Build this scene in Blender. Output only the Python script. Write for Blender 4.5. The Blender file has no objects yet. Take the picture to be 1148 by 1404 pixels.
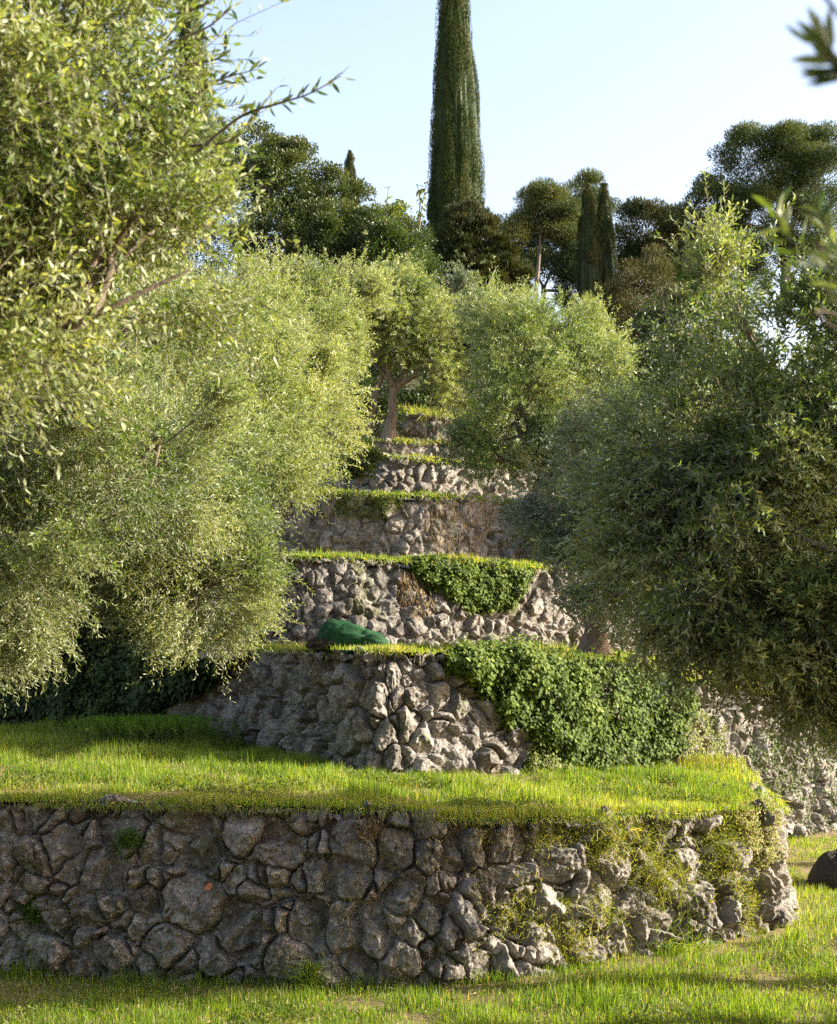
import bpy, math
import numpy as np
R = math.radians
sc = bpy.context.scene
col = sc.collection
# ------------------------------------------------------------------ camera
F, CU, CV, EZ = 1950.0, 574.0, 880.0, 2.94      # focal length in photo pixels, horizon row, eye height
cam = bpy.data.objects.new('camera', bpy.data.cameras.new('camera')); col.objects.link(cam)
cam.location = (0, 0, EZ); cam.rotation_euler = (R(90), 0, 0)
cam.data.sensor_width = 36; cam.data.lens = 36 * F / 1404; cam.data.shift_y = (CV - 702) / 1404
cam.data.clip_start = .1; cam.data.clip_end = 3000
cam.data.dof.use_dof = True; cam.data.dof.focus_distance = 15.5; cam.data.dof.aperture_fstop = 5.2
sc.camera = cam
# ------------------------------------------------------------------ sky, sun, exposure
SUN_AZ, SUN_EL = 88.0, 24.0
world = bpy.data.worlds.new("World"); sc.world = world; world.use_nodes = True
nt = world.node_tree
sky = nt.nodes.new('ShaderNodeTexSky'); sky.sky_type = 'NISHITA'; sky.sun_disc = False
sky.sun_elevation = R(SUN_EL); sky.sun_rotation = R(SUN_AZ)
sky.air_density = 1.35; sky.dust_density = 3.0; sky.ozone_density = .8; sky.altitude = 50
nt.nodes['Background'].inputs[1].default_value = 0.125
wb = nt.nodes.new('ShaderNodeMix'); wb.data_type = 'RGBA'; wb.blend_type = 'MULTIPLY'; wb.inputs[0].default_value = 1; wb.inputs[7].default_value = (1.06, .97, 1.05, 1)
nt.links.new(sky.outputs[0], wb.inputs[6]); nt.links.new(wb.outputs[2], nt.nodes['Background'].inputs[0])
sun = bpy.data.objects.new('sun', bpy.data.lights.new('sun', 'SUN')); col.objects.link(sun)
sun.data.energy = 5.0; sun.data.angle = R(0.6); sun.data.color = (1.0, .92, .79)
sun.rotation_euler = (R(90 - SUN_EL), 0, R(180 - SUN_AZ) + 0)
# light comes from azimuth SUN_AZ (clockwise from +Y)
from mathutils import Vector
sd = Vector((math.cos(R(SUN_EL)) * math.sin(R(SUN_AZ)), math.cos(R(SUN_EL)) * math.cos(R(SUN_AZ)), math.sin(R(SUN_EL))))
sun.rotation_euler = sd.to_track_quat('Z', 'Y').to_euler()
sun.location = sd * 60
sc.view_settings.view_transform = 'Standard'; sc.view_settings.look = 'None'
sc.view_settings.exposure = 1.75; sc.view_settings.gamma = 1.0
sc.cycles.use_denoising = False; sc.cycles.max_bounces = 6; sc.cycles.diffuse_bounces = 4; sc.cycles.transmission_bounces = 4; sc.cycles.glossy_bounces = 2
sc.cycles.sample_clamp_indirect = 6

# ------------------------------------------------------------------ helpers
def at(u, v, d): return np.array(((u - CU) / F * d, d, EZ + (CV - v) / F * d))
def tag(o, label=None, cat=None, group=None, kind=None):
    if label: o['label'] = label
    if cat: o['category'] = cat
    if group: o['group'] = group
    if kind: o['kind'] = kind
    return o
def empty(name, loc, label=None, cat=None, group=None):
    o = bpy.data.objects.new(name, None); col.objects.link(o); o.location = tuple(float(x) for x in loc)
    o.empty_display_size = .2
    return tag(o, label, cat, group)
def _hash(ix, iy, iz, seed):
    h = (ix.astype(np.uint32) * np.uint32(374761393) + iy.astype(np.uint32) * np.uint32(668265263)
         + iz.astype(np.uint32) * np.uint32(2147483647) + np.uint32(seed * 974711 & 0xffffffff))
    h = (h ^ (h >> np.uint32(13))) * np.uint32(1274126177)
    h = h ^ (h >> np.uint32(16))
    return (h & np.uint32(0xffffff)).astype(np.float32) / 8388607.5 - 1
def vn(P, seed=0):
    P = np.asarray(P, np.float64)
    if P.shape[1] == 2: P = np.c_[P, np.zeros(len(P))]
    i = np.floor(P).astype(np.int64); f = P - i; f = f * f * (3 - 2 * f)
    out = 0
    for a in (0, 1):
        for b in (0, 1):
            for c in (0, 1):
                w = (f[:, 0] if a else 1 - f[:, 0]) * (f[:, 1] if b else 1 - f[:, 1]) * (f[:, 2] if c else 1 - f[:, 2])
                out = out + w * _hash(i[:, 0] + a, i[:, 1] + b, i[:, 2] + c, seed)
    return out
def fbm(P, o=4, seed=0):
    P = np.asarray(P, np.float64); s = 0; a = 1; t = 0
    for k in range(o):
        s = s + a * vn(P * 2 ** k + 17.3 * k, seed + k); t += a; a *= .55
    return s / t
def unit(a): return a / np.maximum(np.linalg.norm(a, axis=-1, keepdims=True), 1e-9)
def rdir(rng, n): return unit(rng.normal(size=(n, 3)))

class MB:
    """collects polygons of any size and builds ONE mesh object"""
    def __init__(s): s.V = []; s.n = 0; s.L = []; s.K = []; s.M = []; s.R = []; s.S = []
    def add(s, V, F, mat=0, rnd=None, smooth=False):
        V = np.asarray(V, np.float32).reshape(-1, 3); F = np.asarray(F, np.int64)
        m, k = F.shape
        s.V.append(V); s.L.append((F + s.n).ravel()); s.K.append(np.full(m, k)); s.M.append(np.full(m, mat))
        s.R.append(np.full(m, .5) if rnd is None else np.broadcast_to(rnd, (m,))); s.S.append(np.full(m, smooth))
        s.n += len(V)
    def build(s, name, mats, parent=None, loc=None):
        V = np.concatenate(s.V); L = np.concatenate(s.L); K = np.concatenate(s.K)
        if parent is not None: V = V - np.array(parent.location, np.float32)
        if loc is not None: V = V - np.array(loc, np.float32)
        me = bpy.data.meshes.new(name)
        me.vertices.add(len(V)); me.vertices.foreach_set('co', V.astype(np.float32).ravel())
        me.loops.add(len(L)); me.loops.foreach_set('vertex_index', L.astype(np.int32))
        me.polygons.add(len(K)); me.polygons.foreach_set('loop_start', np.r_[0, np.cumsum(K)[:-1]].astype(np.int32))
        for m in (mats if isinstance(mats, (list, tuple)) else [mats]): me.materials.append(m)
        me.polygons.foreach_set('material_index', np.concatenate(s.M).astype(np.int32))
        me.polygons.foreach_set('use_smooth', np.concatenate(s.S).astype(bool))
        a = me.attributes.new('rnd', 'FLOAT', 'FACE'); a.data.foreach_set('value', np.concatenate(s.R).astype(np.float32))
        me.update(calc_edges=True)
        o = bpy.data.objects.new(name, me); col.objects.link(o)
        if parent is not None: o.parent = parent
        if loc is not None: o.location = tuple(float(x) for x in loc)
        return o
    # n-gon leaves. outline: list of (t along, w across) pairs
    def leaves(s, P, D, N, L, W, kind='diamond', mat=0, rnd=None, curl=0.0):
        side = unit(np.cross(D, N)); up = np.cross(side, D)
        L = np.asarray(L).reshape(-1, 1) * np.ones((len(P), 1)); W = np.asarray(W).reshape(-1, 1) * np.ones((len(P), 1))
        out = {'diamond': [(0, 0), (.5, .5), (1, 0), (.5, -.5)],
               'lance': [(0, .06), (.35, .5), (.72, .38), (1, 0), (.72, -.38), (.35, -.5)],
               'round': [(0, 0), (.22, .42), (.6, .5), (1, 0), (.6, -.5), (.22, -.42)]}[kind]
        vs = [P + D * L * t + side * W * w + up * L * curl * (t * t) + up * W * .3 * abs(w) for t, w in out]
        V = np.stack(vs, 1); k = len(out)
        s.add(V.reshape(-1, 3), np.arange(len(P) * k).reshape(-1, k), mat, rnd)
    def tube(s, P, r, sides=6, mat=0, rnd=.5, rough=0., seed=0, smooth=True):
        P = np.asarray(P, float); r = np.broadcast_to(np.asarray(r, float), (len(P),))
        T = unit(np.gradient(P, axis=0)); ref = np.array((0.31, .95, .1)) if abs(T[0][2]) > .5 else np.array((0, 0, 1.))
        A = unit(np.cross(T, ref)); B = np.cross(T, A)
        ph = np.linspace(0, 2 * math.pi, sides, endpoint=False)
        rr = r[:, None] * np.ones(sides)
        if rough:
            q = np.stack([np.cos(ph)[None] * 2 + 0 * rr, np.sin(ph)[None] * 2 + 0 * rr, np.arange(len(P))[:, None] * .35 + 0 * rr], -1).reshape(-1, 3)
            rr = rr * (1 + rough * fbm(q, 3, seed).reshape(rr.shape))
        V = P[:, None] + A[:, None] * (np.cos(ph)[None, :, None] * rr[..., None]) + B[:, None] * (np.sin(ph)[None, :, None] * rr[..., None])
        i = np.arange(len(P) - 1)[:, None] * sides + np.arange(sides)[None]; j = np.arange(len(P) - 1)[:, None] * sides + (np.arange(sides)[None] + 1) % sides
        s.add(V.reshape(-1, 3), np.stack([i, j, j + sides, i + sides], -1).reshape(-1, 4), mat, rnd, smooth)
    def stems(s, A, B, C, r, mat=1, rnd=.5):
        """many 3-sided stems A->B->C at once"""
        n = len(A); T = unit(C - A); X = unit(np.cross(T, np.array((.3, .2, 1.)))); Y = np.cross(T, X)
        vs = []
        for P, k in ((A, 1.), (B, .7), (C, .3)):
            for a in (0, 2.094, 4.189): vs.append(P + (X * math.cos(a) + Y * math.sin(a)) * (np.asarray(r).reshape(-1, 1) * k))
        V = np.stack(vs, 1).reshape(-1, 3); b = np.arange(n)[:, None, None] * 9
        f = np.array([[k * 3 + i, k * 3 + (i + 1) % 3, k * 3 + 3 + (i + 1) % 3, k * 3 + 3 + i] for k in (0, 1) for i in range(3)])[None]
        s.add(V, (b + f).reshape(-1, 4), mat, rnd)

# ------------------------------------------------------------------ materials
def mat_new(name):
    m = bpy.data.materials.new(name); m.use_nodes = True; m.node_tree.nodes.clear()
    return m, m.node_tree.nodes, m.node_tree.links
def ramp(N, stops, interp='LINEAR'):
    r = N.new('ShaderNodeValToRGB'); cr = r.color_ramp; cr.interpolation = interp
    while len(cr.elements) > 1: cr.elements.remove(cr.elements[-1])
    cr.elements[0].position = stops[0][0]; cr.elements[0].color = (*stops[0][1], 1)
    for p, c in stops[1:]:
        e = cr.elements.new(p); e.color = (*c, 1)
    return r
def leaf_mat(name, cols, under=None, trans=.35, tint=(1.35, 1.3, .5), rough=.45, spec=.4):
    m, N, L = mat_new(name)
    at_ = N.new('ShaderNodeAttribute'); at_.attribute_name = 'rnd'
    r = ramp(N, [(i / max(1, len(cols) - 1), c) for i, c in enumerate(cols)]); L.new(at_.outputs['Fac'], r.inputs[0])
    c = r.outputs[0]
    if under:
        g = N.new('ShaderNodeNewGeometry'); mx = N.new('ShaderNodeMix'); mx.data_type = 'RGBA'
        L.new(g.outputs['Backfacing'], mx.inputs[0]); L.new(c, mx.inputs[6]); mx.inputs[7].default_value = (*under, 1); c = mx.outputs[2]
    p = N.new('ShaderNodeBsdfPrincipled'); p.inputs['Roughness'].default_value = rough; p.inputs['Specular IOR Level'].default_value = spec
    L.new(c, p.inputs['Base Color'])
    t = N.new('ShaderNodeBsdfTranslucent'); mm = N.new('ShaderNodeMix'); mm.data_type = 'RGBA'; mm.blend_type = 'MULTIPLY'
    mm.inputs[0].default_value = 1; L.new(r.outputs[0], mm.inputs[6]); mm.inputs[7].default_value = (*tint, 1); L.new(mm.outputs[2], t.inputs[0])
    ms = N.new('ShaderNodeMixShader'); ms.inputs[0].default_value = trans
    o = N.new('ShaderNodeOutputMaterial'); L.new(p.outputs[0], ms.inputs[1]); L.new(t.outputs[0], ms.inputs[2]); L.new(ms.outputs[0], o.inputs[0])
    return m
def noise(N, L, scale, detail=4, rough=.6, vec=None, dist=0):
    n = N.new('ShaderNodeTexNoise'); n.inputs['Scale'].default_value = scale; n.inputs['Detail'].default_value = detail
    n.inputs['Roughness'].default_value = rough; n.inputs['Distortion'].default_value = dist
    if vec is not None: L.new(vec, n.inputs['Vector'])
    return n
def mixc(N, L, fac, a, b, mode='MIX'):
    m = N.new('ShaderNodeMix'); m.data_type = 'RGBA'; m.blend_type = mode
    for v, i in ((fac, 0), (a, 6), (b, 7)):
        if isinstance(v, (int, float)): m.inputs[i].default_value = v
        elif isinstance(v, tuple): m.inputs[i].default_value = (*v, 1)
        else: L.new(v, m.inputs[i])
    return m.outputs[2]
def rock_mat(name, tone=1.0, warm=0.5):
    m, N, L = mat_new(name)
    pos = N.new('ShaderNodeNewGeometry').outputs['Position']
    a = N.new('ShaderNodeAttribute'); a.attribute_name = 'rnd'
    def k(*c): return tuple(x * tone for x in c)
    base = ramp(N, [(0, k(.12, .105, .09)), (.25, k(.215, .198, .175)), (.5, k(.30, .28, .25)), (.75, k(.37, .35, .325)), (1, k(.52, .49, .44))])
    L.new(a.outputs['Fac'], base.inputs[0])
    # weathering: broad dark algae, warm iron stain, pale lichen, moss
    n1 = noise(N, L, 2.3, 6, .65, pos); r1 = ramp(N, [(.40, (0, 0, 0)), (.66, (1, 1, 1))]); L.new(n1.outputs[0], r1.inputs[0])
    c = mixc(N, L, r1.outputs[0], base.outputs[0], k(.145, .138, .125))
    n2 = noise(N, L, 1.3, 5, .7, pos); r2 = ramp(N, [(.54, (0, 0, 0)), (.70, (warm, warm, warm))]); L.new(n2.outputs[0], r2.inputs[0])
    c = mixc(N, L, r2.outputs[0], c, k(.36, .25, .16))
    n3 = noise(N, L, 14, 8, .72, pos, .4); r3 = ramp(N, [(.50, (0, 0, 0)), (.60, (.75, .75, .75))]); L.new(n3.outputs[0], r3.inputs[0])
    c = mixc(N, L, r3.outputs[0], c, k(.50, .48, .43))
    n4 = noise(N, L, 45, 6, .7, pos); r4 = ramp(N, [(.30, (.45, .43, .40)), (.62, (1.15, 1.13, 1.1))]); L.new(n4.outputs[0], r4.inputs[0])
    c = mixc(N, L, 1.0, c, r4.outputs[0], 'MULTIPLY')
    n5 = noise(N, L, 1.9, 7, .7, pos); r5 = ramp(N, [(.56, (0, 0, 0)), (.68, (.8, .8, .8))]); L.new(n5.outputs[0], r5.inputs[0])
    c = mixc(N, L, r5.outputs[0], c, (.09, .10, .03))
    p = N.new('ShaderNodeBsdfPrincipled'); p.inputs['Roughness'].default_value = .92; p.inputs['Specular IOR Level'].default_value = .2
    L.new(c, p.inputs['Base Color'])
    mp = N.new('ShaderNodeMapping'); mp.inputs['Scale'].default_value = (1, 1, .45); L.new(pos, mp.inputs['Vector'])
    b1 = noise(N, L, 30, 10, .75, mp.outputs[0], .6); b = N.new('ShaderNodeBump'); b.inputs['Strength'].default_value = 1; b.inputs['Distance'].default_value = .03
    L.new(b1.outputs[0], b.inputs['Height']); L.new(b.outputs[0], p.inputs['Normal'])
    o = N.new('ShaderNodeOutputMaterial'); L.new(p.outputs[0], o.inputs[0])
    return m
def plain(name, c1, c2, scale=8, rough=.9, bump=.02, stretch=(1, 1, 1), spec=.3):
    m, N, L = mat_new(name); pos = N.new('ShaderNodeNewGeometry').outputs['Position']
    mp = N.new('ShaderNodeMapping'); mp.inputs['Scale'].default_value = stretch; L.new(pos, mp.inputs['Vector'])
    n = noise(N, L, scale, 8, .7, mp.outputs[0]); r = ramp(N, [(.33, c1), (.66, c2)]); L.new(n.outputs[0], r.inputs[0])
    p = N.new('ShaderNodeBsdfPrincipled'); p.inputs['Roughness'].default_value = rough; p.inputs['Specular IOR Level'].default_value = spec
    L.new(r.outputs[0], p.inputs['Base Color'])
    b = N.new('ShaderNodeBump'); b.inputs['Distance'].default_value = bump; L.new(n.outputs[0], b.inputs['Height']); L.new(b.outputs[0], p.inputs['Normal'])
    o = N.new('ShaderNodeOutputMaterial'); L.new(p.outputs[0], o.inputs[0]); return m

M = {}
M['rock_near'] = rock_mat('rock_near', 1.0, .4); M['rock'] = rock_mat('rock', .88, .25)
M['soil'] = plain('soil', (.11, .08, .04), (.26, .18, .09), 5, .95, .04)
M['hill'] = plain('hill', (.03, .04, .015), (.08, .08, .03), 2, .95, .1)
M['olive_bark'] = plain('olive_bark', (.09, .07, .05), (.26, .21, .15), 14, .9, .03, (1, 1, .25))
M['twig'] = plain('twig', (.10, .085, .06), (.22, .19, .13), 20, .85, .01)
M['pine_bark'] = plain('pine_bark', (.16, .12, .09), (.32, .26, .21), 6, .9, .05, (1, 1, .3))
OL = [(.032, .06, .012), (.072, .125, .026), (.125, .18, .042), (.19, .23, .075), (.31, .33, .15)]
M['olive'] = leaf_mat('olive_leaf', OL, (.38, .42, .24), .36, (1.5, 1.5, .5))
M['olive_far'] = leaf_mat('olive_leaf_far', [(.06, .10, .02), (.14, .19, .045), (.21, .25, .075), (.32, .34, .14)], (.38, .40, .27), .38, (1.45, 1.45, .6))
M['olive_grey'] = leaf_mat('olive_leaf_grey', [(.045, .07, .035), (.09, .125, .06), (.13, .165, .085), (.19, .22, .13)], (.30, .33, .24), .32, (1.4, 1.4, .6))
M['cypress'] = leaf_mat('cypress_spray', [(.018, .032, .010), (.036, .058, .015), (.062, .085, .02), (.11, .12, .03)], None, .15, (1.4, 1.3, .4), .6, .2)
M['cypress_dark'] = leaf_mat('dark_spray', [(.014, .026, .009), (.035, .052, .016), (.065, .078, .024), (.11, .10, .035)], None, .15, (1.4, 1.2, .4), .6, .2)
M['pine'] = leaf_mat('pine_needle', [(.035, .06, .022), (.065, .095, .032), (.11, .14, .045), (.20, .19, .06)], None, .2, (1.2, 1.2, .5), .6, .2)
M['oak'] = leaf_mat('oak_leaf', [(.025, .045, .014), (.05, .075, .02), (.085, .11, .03), (.14, .15, .05)], None, .25, (1.4, 1.4, .5), .4, .4)
M['broad'] = leaf_mat('broad_leaf', [(.025, .045, .013), (.05, .085, .02), (.10, .14, .03), (.18, .21, .06)], None, .35, (1.5, 1.5, .4), .35, .5)
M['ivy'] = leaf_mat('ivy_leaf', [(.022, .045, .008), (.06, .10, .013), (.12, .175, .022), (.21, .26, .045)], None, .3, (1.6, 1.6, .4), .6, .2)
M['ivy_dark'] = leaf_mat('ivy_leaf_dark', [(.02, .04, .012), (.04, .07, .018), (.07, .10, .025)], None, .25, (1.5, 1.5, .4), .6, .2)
M['grass'] = leaf_mat('grass_blade', [(.05, .105, .012), (.11, .19, .02), (.18, .265, .03), (.28, .31, .06), (.42, .35, .20)], None, .5, (1.55, 1.5, .4), .5, .3)
M['weed'] = leaf_mat('weed_leaf', [(.06, .10, .018), (.13, .18, .028), (.22, .24, .05), (.36, .31, .12)], None, .45, (1.5, 1.4, .4), .5, .3)
M['dry'] = leaf_mat('dry_leaf', [(.16, .10, .05), (.28, .21, .11), (.40, .33, .20)], None, .3, (1.3, 1.1, .7), .8, .1)
M['feather'] = leaf_mat('feather_leaf', [(.05, .11, .015), (.08, .17, .02), (.13, .23, .03)], None, .45, (1.5, 1.5, .4), .6, .2)
M['net'] = plain('net', (.004, .028, .009), (.022, .088, .030), 28, .75, .004, (1, .2, 1), .2)
M['net_dark'] = plain('net_dark', (.015, .014, .010), (.06, .05, .035), 25, .9, .03)
M['rope'] = plain('rope', (.35, .28, .16), (.5, .42, .26), 60, .9, .004)
M['petal'] = leaf_mat('petal', [(.12, .10, .55), (.2, .16, .7)], None, .3, (1, 1, 1), .5, .2)
M['terracotta'] = plain('terracotta', (.45, .16, .07), (.6, .24, .11), 30, .8, .005)

# ------------------------------------------------------------------ curves in plan
def catmull(P, n):
    P = np.asarray(P, float); Q = np.vstack([2 * P[0] - P[1], P, 2 * P[-1] - P[-2]]); out = []
    for i in range(1, len(Q) - 2):
        t = np.linspace(0, 1, n, endpoint=False)[:, None]
        a, b, c, d = Q[i - 1], Q[i], Q[i + 1], Q[i + 2]
        out.append(.5 * (2 * b + (c - a) * t + (2 * a - 5 * b + 4 * c - d) * t ** 2 + (3 * b - a - 3 * c + d) * t ** 3))
    out.append(P[-1:]); return np.vstack(out)
class Path:
    """plan curve + wall-top height + base height along it, by arc length"""
    def __init__(s, pts):                      # rows: x, y, ztop, zbase
        C = catmull(pts, 24); seg = np.r_[0, np.cumsum(np.linalg.norm(np.diff(C[:, :2], axis=0), axis=1))]
        s.C, s.S, s.len = C, seg, seg[-1]
    def at(s, a):
        a = np.asarray(a, float); c = np.stack([np.interp(a, s.S, s.C[:, i]) for i in range(4)], -1)
        e = .12
        T = np.stack([np.interp(a + e, s.S, s.C[:, i]) - np.interp(a - e, s.S, s.C[:, i]) for i in (0, 1)], -1); T = unit(T)
        n = np.stack([T[..., 1], -T[..., 0]], -1)
        return c, n
def row(u, d, vtop, zb): p = at(u, vtop, d); return (p[0], d, p[2], zb)

WALLS = []
def stone_wall(path, name, label, mat, ds, cs, seed, lean=.12, gap=.10, group='dry stone terrace walls', aspect=1.25, s0=0., s1=None, rough=1.0, big=.25, topvar=.07):
    rng = np.random.default_rng(seed)
    s1 = path.len if s1 is None else s1; S = np.arange(s0, s1, ds); ns = len(S)
    c, n = path.at(S)
    top = c[:, 2] + topvar * vn(np.c_[S / .33, S * 0], seed + 5) + topvar * .8 * np.round(vn(np.c_[S / .21, S * 0], seed + 6)); base = c[:, 3] - .25
    H = top - base; Hm = H.max(); nz = int(Hm / ds) + 1; capn = int(.42 / ds)
    tau = np.r_[np.linspace(0, 1, nz), 1 + np.arange(1, capn + 1) / capn]          # <=1 face, >1 top cap
    TT, SS = np.meshgrid(tau, S, indexing='ij'); TF = np.minimum(TT, 1); TC = np.maximum(TT - 1, 0) * .42
    z = base[None] + H[None] * TF
    back = lean * H[None] * TF + TC
    n3 = np.stack([n[:, 0], n[:, 1], 0 * n[:, 0]], -1)[None] * np.ones(TT.shape + (1,))
    k = np.clip((TT - 1 + .06) / .12, 0, 1)[..., None]; k = k * k * (3 - 2 * k)
    N = unit(n3 * (1 - k) + np.array((0, 0, 1.)) * k + n3 * .0)
    N = unit(N + np.array((0, 0, 1.)) * .1 * (1 - k))
    P = np.stack([c[:, 0], c[:, 1], 0 * S], -1)[None] - n3 * back[..., None]; P[..., 2] = z
    # stone layout in (arc, height) space, power diagram of irregular stones
    q = np.stack([SS, z + TC], -1).reshape(-1, 2)
    seeds = []; w0, h0 = cs * aspect, cs
    zmin, zmax = float(base.min()) - .3, float(top.max()) + .8
    for j, zz in enumerate(np.arange(zmin, zmax, h0)):
        for x in np.arange(s0 - .6 + (j % 2) * w0 * .5, s1 + .6, w0):
            if rng.random() < .10: continue
            seeds.append((x + rng.uniform(-.42, .42) * w0, zz + rng.uniform(-.40, .40) * h0))
    seeds = np.array(seeds); sw = (rng.random(len(seeds)) ** 3) * big * cs * cs * 3
    # small chinking stones
    nsml = int(len(seeds) * .5); sm = np.c_[rng.uniform(s0 - .5, s1 + .5, nsml), rng.uniform(zmin, zmax, nsml)]
    seeds = np.vstack([seeds, sm]); sw = np.r_[sw, -rng.random(nsml) * .25 * cs * cs]
    ns_ = len(seeds)
    warp = np.stack([fbm(np.c_[q * 4.0 / cs * .25, 0 * q[:, :1]], 3, seed + 11), fbm(np.c_[q * 4.0 / cs * .25, 0 * q[:, :1] + 9], 3, seed + 12)], -1) * cs * .30 + np.stack([fbm(np.c_[q * 14., 0 * q[:, :1]], 2, seed + 13), fbm(np.c_[q * 14., 0 * q[:, :1] + 9], 2, seed + 14)], -1) * .018
    qq = q + warp
    order = np.argsort(q[:, 0], kind='stable')
    def power(pts_all, seeds, sw, win):
        i1 = np.zeros(len(pts_all), int); bd = np.zeros(len(pts_all))
        for ch in np.array_split(order, max(1, len(order) // 6000)):
            pts = pts_all[ch]; lo, hi = pts[:, 0].min() - win, pts[:, 0].max() + win
            ids = np.where((seeds[:, 0] > lo) & (seeds[:, 0] < hi))[0]; sd_ = seeds[ids]
            d = ((pts[:, None] - sd_[None]) ** 2).sum(-1) - sw[ids][None]
            a = d.argmin(1); r = np.arange(len(ch)); d1 = d[r, a].copy(); d[r, a] = 1e9
            b = (d - d1[:, None]) / (2 * np.linalg.norm(sd_[a][:, None] - sd_[None], axis=-1) + 1e-6); b[r, a] = 1e9
            i1[ch] = ids[a]; bd[ch] = b.min(1)
        return i1, bd
    i1, bd = power(qq, seeds, sw, .9)
    rel = qq - seeds[i1]
    wr = (.07 + .13 * rng.random(ns_) ** 1.5)[i1] * cs + .006
    e = np.clip((bd - .004) / wr, 0, 1); prof = 1 - (1 - e) ** 1.8
    deep = (.55 + .75 * rng.random(ns_))[i1]                    # some joints tight, some open
    off = rng.normal(0, .034 * rough, ns_)[i1] - np.where(i1 >= ns_ - nsml, .04, 0)
    f1 = rng.normal(0, .20 * rough, (ns_, 2))[i1]; f2 = rng.normal(0, .55 * rough, (ns_, 2))[i1]; f3 = rng.normal(0, .55 * rough, (ns_, 2))[i1]
    pl = np.minimum(np.minimum((f1 * rel).sum(1), .018 + (f2 * rel).sum(1)), .022 + (f3 * rel).sum(1))
    pl = np.clip(pl, -.10, .06)
    # broken faces: small tilted facets inside every stone
    fs = cs * .42; nf = int((s1 - s0 + 1) * (zmax - zmin) / fs ** 2); fsd = np.c_[rng.uniform(s0 - .5, s1 + .5, nf), rng.uniform(zmin, zmax, nf)]
    j1, jb = power(q + warp * 1.5, fsd, np.zeros(nf), .35); rj = q + warp * 1.5 - fsd[j1]
    fac = (rng.normal(0, .22, (nf, 2))[j1] * rj).sum(1) + rng.normal(0, .006, nf)[j1]; fac *= np.clip(jb / .006, 0, 1) * .9
    q3 = np.c_[q, 0 * q[:, :1]]
    rock = .020 * fbm(q3 * np.array((7, 4.5, 1)), 5, seed + 20) - .030 * np.abs(fbm(q3 * np.array((17, 10, 1)), 5, seed + 26)) + .010 * fbm(q3 * 42, 3, seed + 31)
    disp = gap * deep * (prof - 1) + (off + pl + fac * rough) * np.clip(e * 1.6, 0, 1) + rock * rough + .07 * fbm(q3 * .9, 2, seed + 40)
    disp = disp.reshape(TT.shape) * (1 - .8 * np.clip(TC / .12, 0, 1)) - .06 * np.clip(TC / .12, 0, 1)
    P = P + N * disp[..., None]
    nr = len(tau); idx = np.arange(nr * ns).reshape(nr, ns)
    f = np.stack([idx[:-1, :-1], idx[:-1, 1:], idx[1:, 1:], idx[1:, :-1]], -1).reshape(-1, 4)
    cell = np.clip(np.clip(.45 + .22 * rng.normal(size=ns_), 0, 1)[i1] + .05 * rng.normal(size=nf)[j1], 0, 1).reshape(nr, ns)
    mb = MB(); mb.add(P.reshape(-1, 3), f, 0, cell[:-1, :-1].ravel(), True)
    o = mb.build(name, mat)
    tag(o, label, 'stone wall', group); WALLS.append(o)
    def surf(S_, t_):       # point and normal on the face at arc S_ and height fraction t_
        i = np.clip(((S_ - s0) / ds).astype(int), 0, ns - 1); j = np.clip((t_ * (nz - 1)).astype(int), 0, nr - 1)
        return P[j, i], N[j, i]
    return surf

# front wall (1) up to the topmost wall (7); rows: photo column, distance, photo row of the top, base height
p1 = [(-5.6, 12.9, 1.62, 0.05), row(-120, 12.5, 1098, .03), row(60, 12.35, 1101, .0), row(300, 12.2, 1106, .0), row(540, 12.05, 1112, .0),
      row(650, 12.2, 1122, .0), row(850, 13.05, 1118, .0), row(990, 13.8, 1112, .0), row(1068, 14.35, 1110, .0), (3.93, 14.75, 1.22, 0), (4.08, 15.6, 1.2, 0), (4.25, 17.2, 1.25, 0), (4.5, 19.2, 1.3, 0)]
P1 = Path(p1)
p2 = [row(-150, 24.0, 884, 1.6), row(60, 21.8, 886, 1.62), row(230, 19.6, 888, 1.66), row(330, 18.1, 888, 1.58), row(430, 16.5, 889, 1.50), row(510, 15.62, 891, 1.45), row(610, 15.85, 893, 1.42),
      row(740, 16.7, 894, 1.38), row(850, 17.7, 902, 1.34), row(950, 18.9, 925, 1.25), row(1010, 19.9, 940, 1.0), row(1148, 22, 960, .0), row(1330, 25.5, 970, .0)]
P2 = Path(p2)
p3 = [row(-100, 24.5, 748, 2.85), row(120, 21.8, 751, 2.84), row(370, 19.7, 757, 2.82), row(560, 20.4, 765, 2.82), row(770, 21.9, 777, 2.8), row(900, 23.2, 786, 2.7), row(1148, 26.5, 800, 2.5), row(1300, 30, 805, 2.4)]
P3 = Path(p3)
p4 = [row(100, 28, 666, 4.1), row(300, 25.4, 670, 4.1), row(400, 24.6, 673, 4.1), row(470, 24.2, 674, 4.1), row(560, 24.0, 675, 4.1), row(640, 24.5, 679, 4.1), row(720, 25.5, 685, 4.1), row(900, 27.6, 694, 4.05), row(1148, 32, 700, 3.9)]
P4 = Path(p4)
p5 = [row(250, 31, 612, 5.4), row(420, 29, 616, 5.4), row(520, 28.3, 621, 5.4), row(640, 29.2, 632, 5.4), row(800, 31.2, 640, 5.35), row(1000, 34.5, 645, 5.2)]
P5 = Path(p5)
p6 = [row(250, 38, 596, 6.65), row(400, 36, 598, 6.65), row(510, 35, 601, 6.65), row(610, 35.6, 607, 6.65), row(800, 38, 615, 6.6), row(950, 41, 618, 6.5)]
P6 = Path(p6)
p7 = [row(300, 44, 562, 7.85), row(440, 41.5, 563, 7.85), row(560, 40, 566, 7.85), row(640, 40.4, 570, 7.85), row(800, 43, 575, 7.85), row(900, 45, 577, 7.8)]
P7 = Path(p7)
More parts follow.
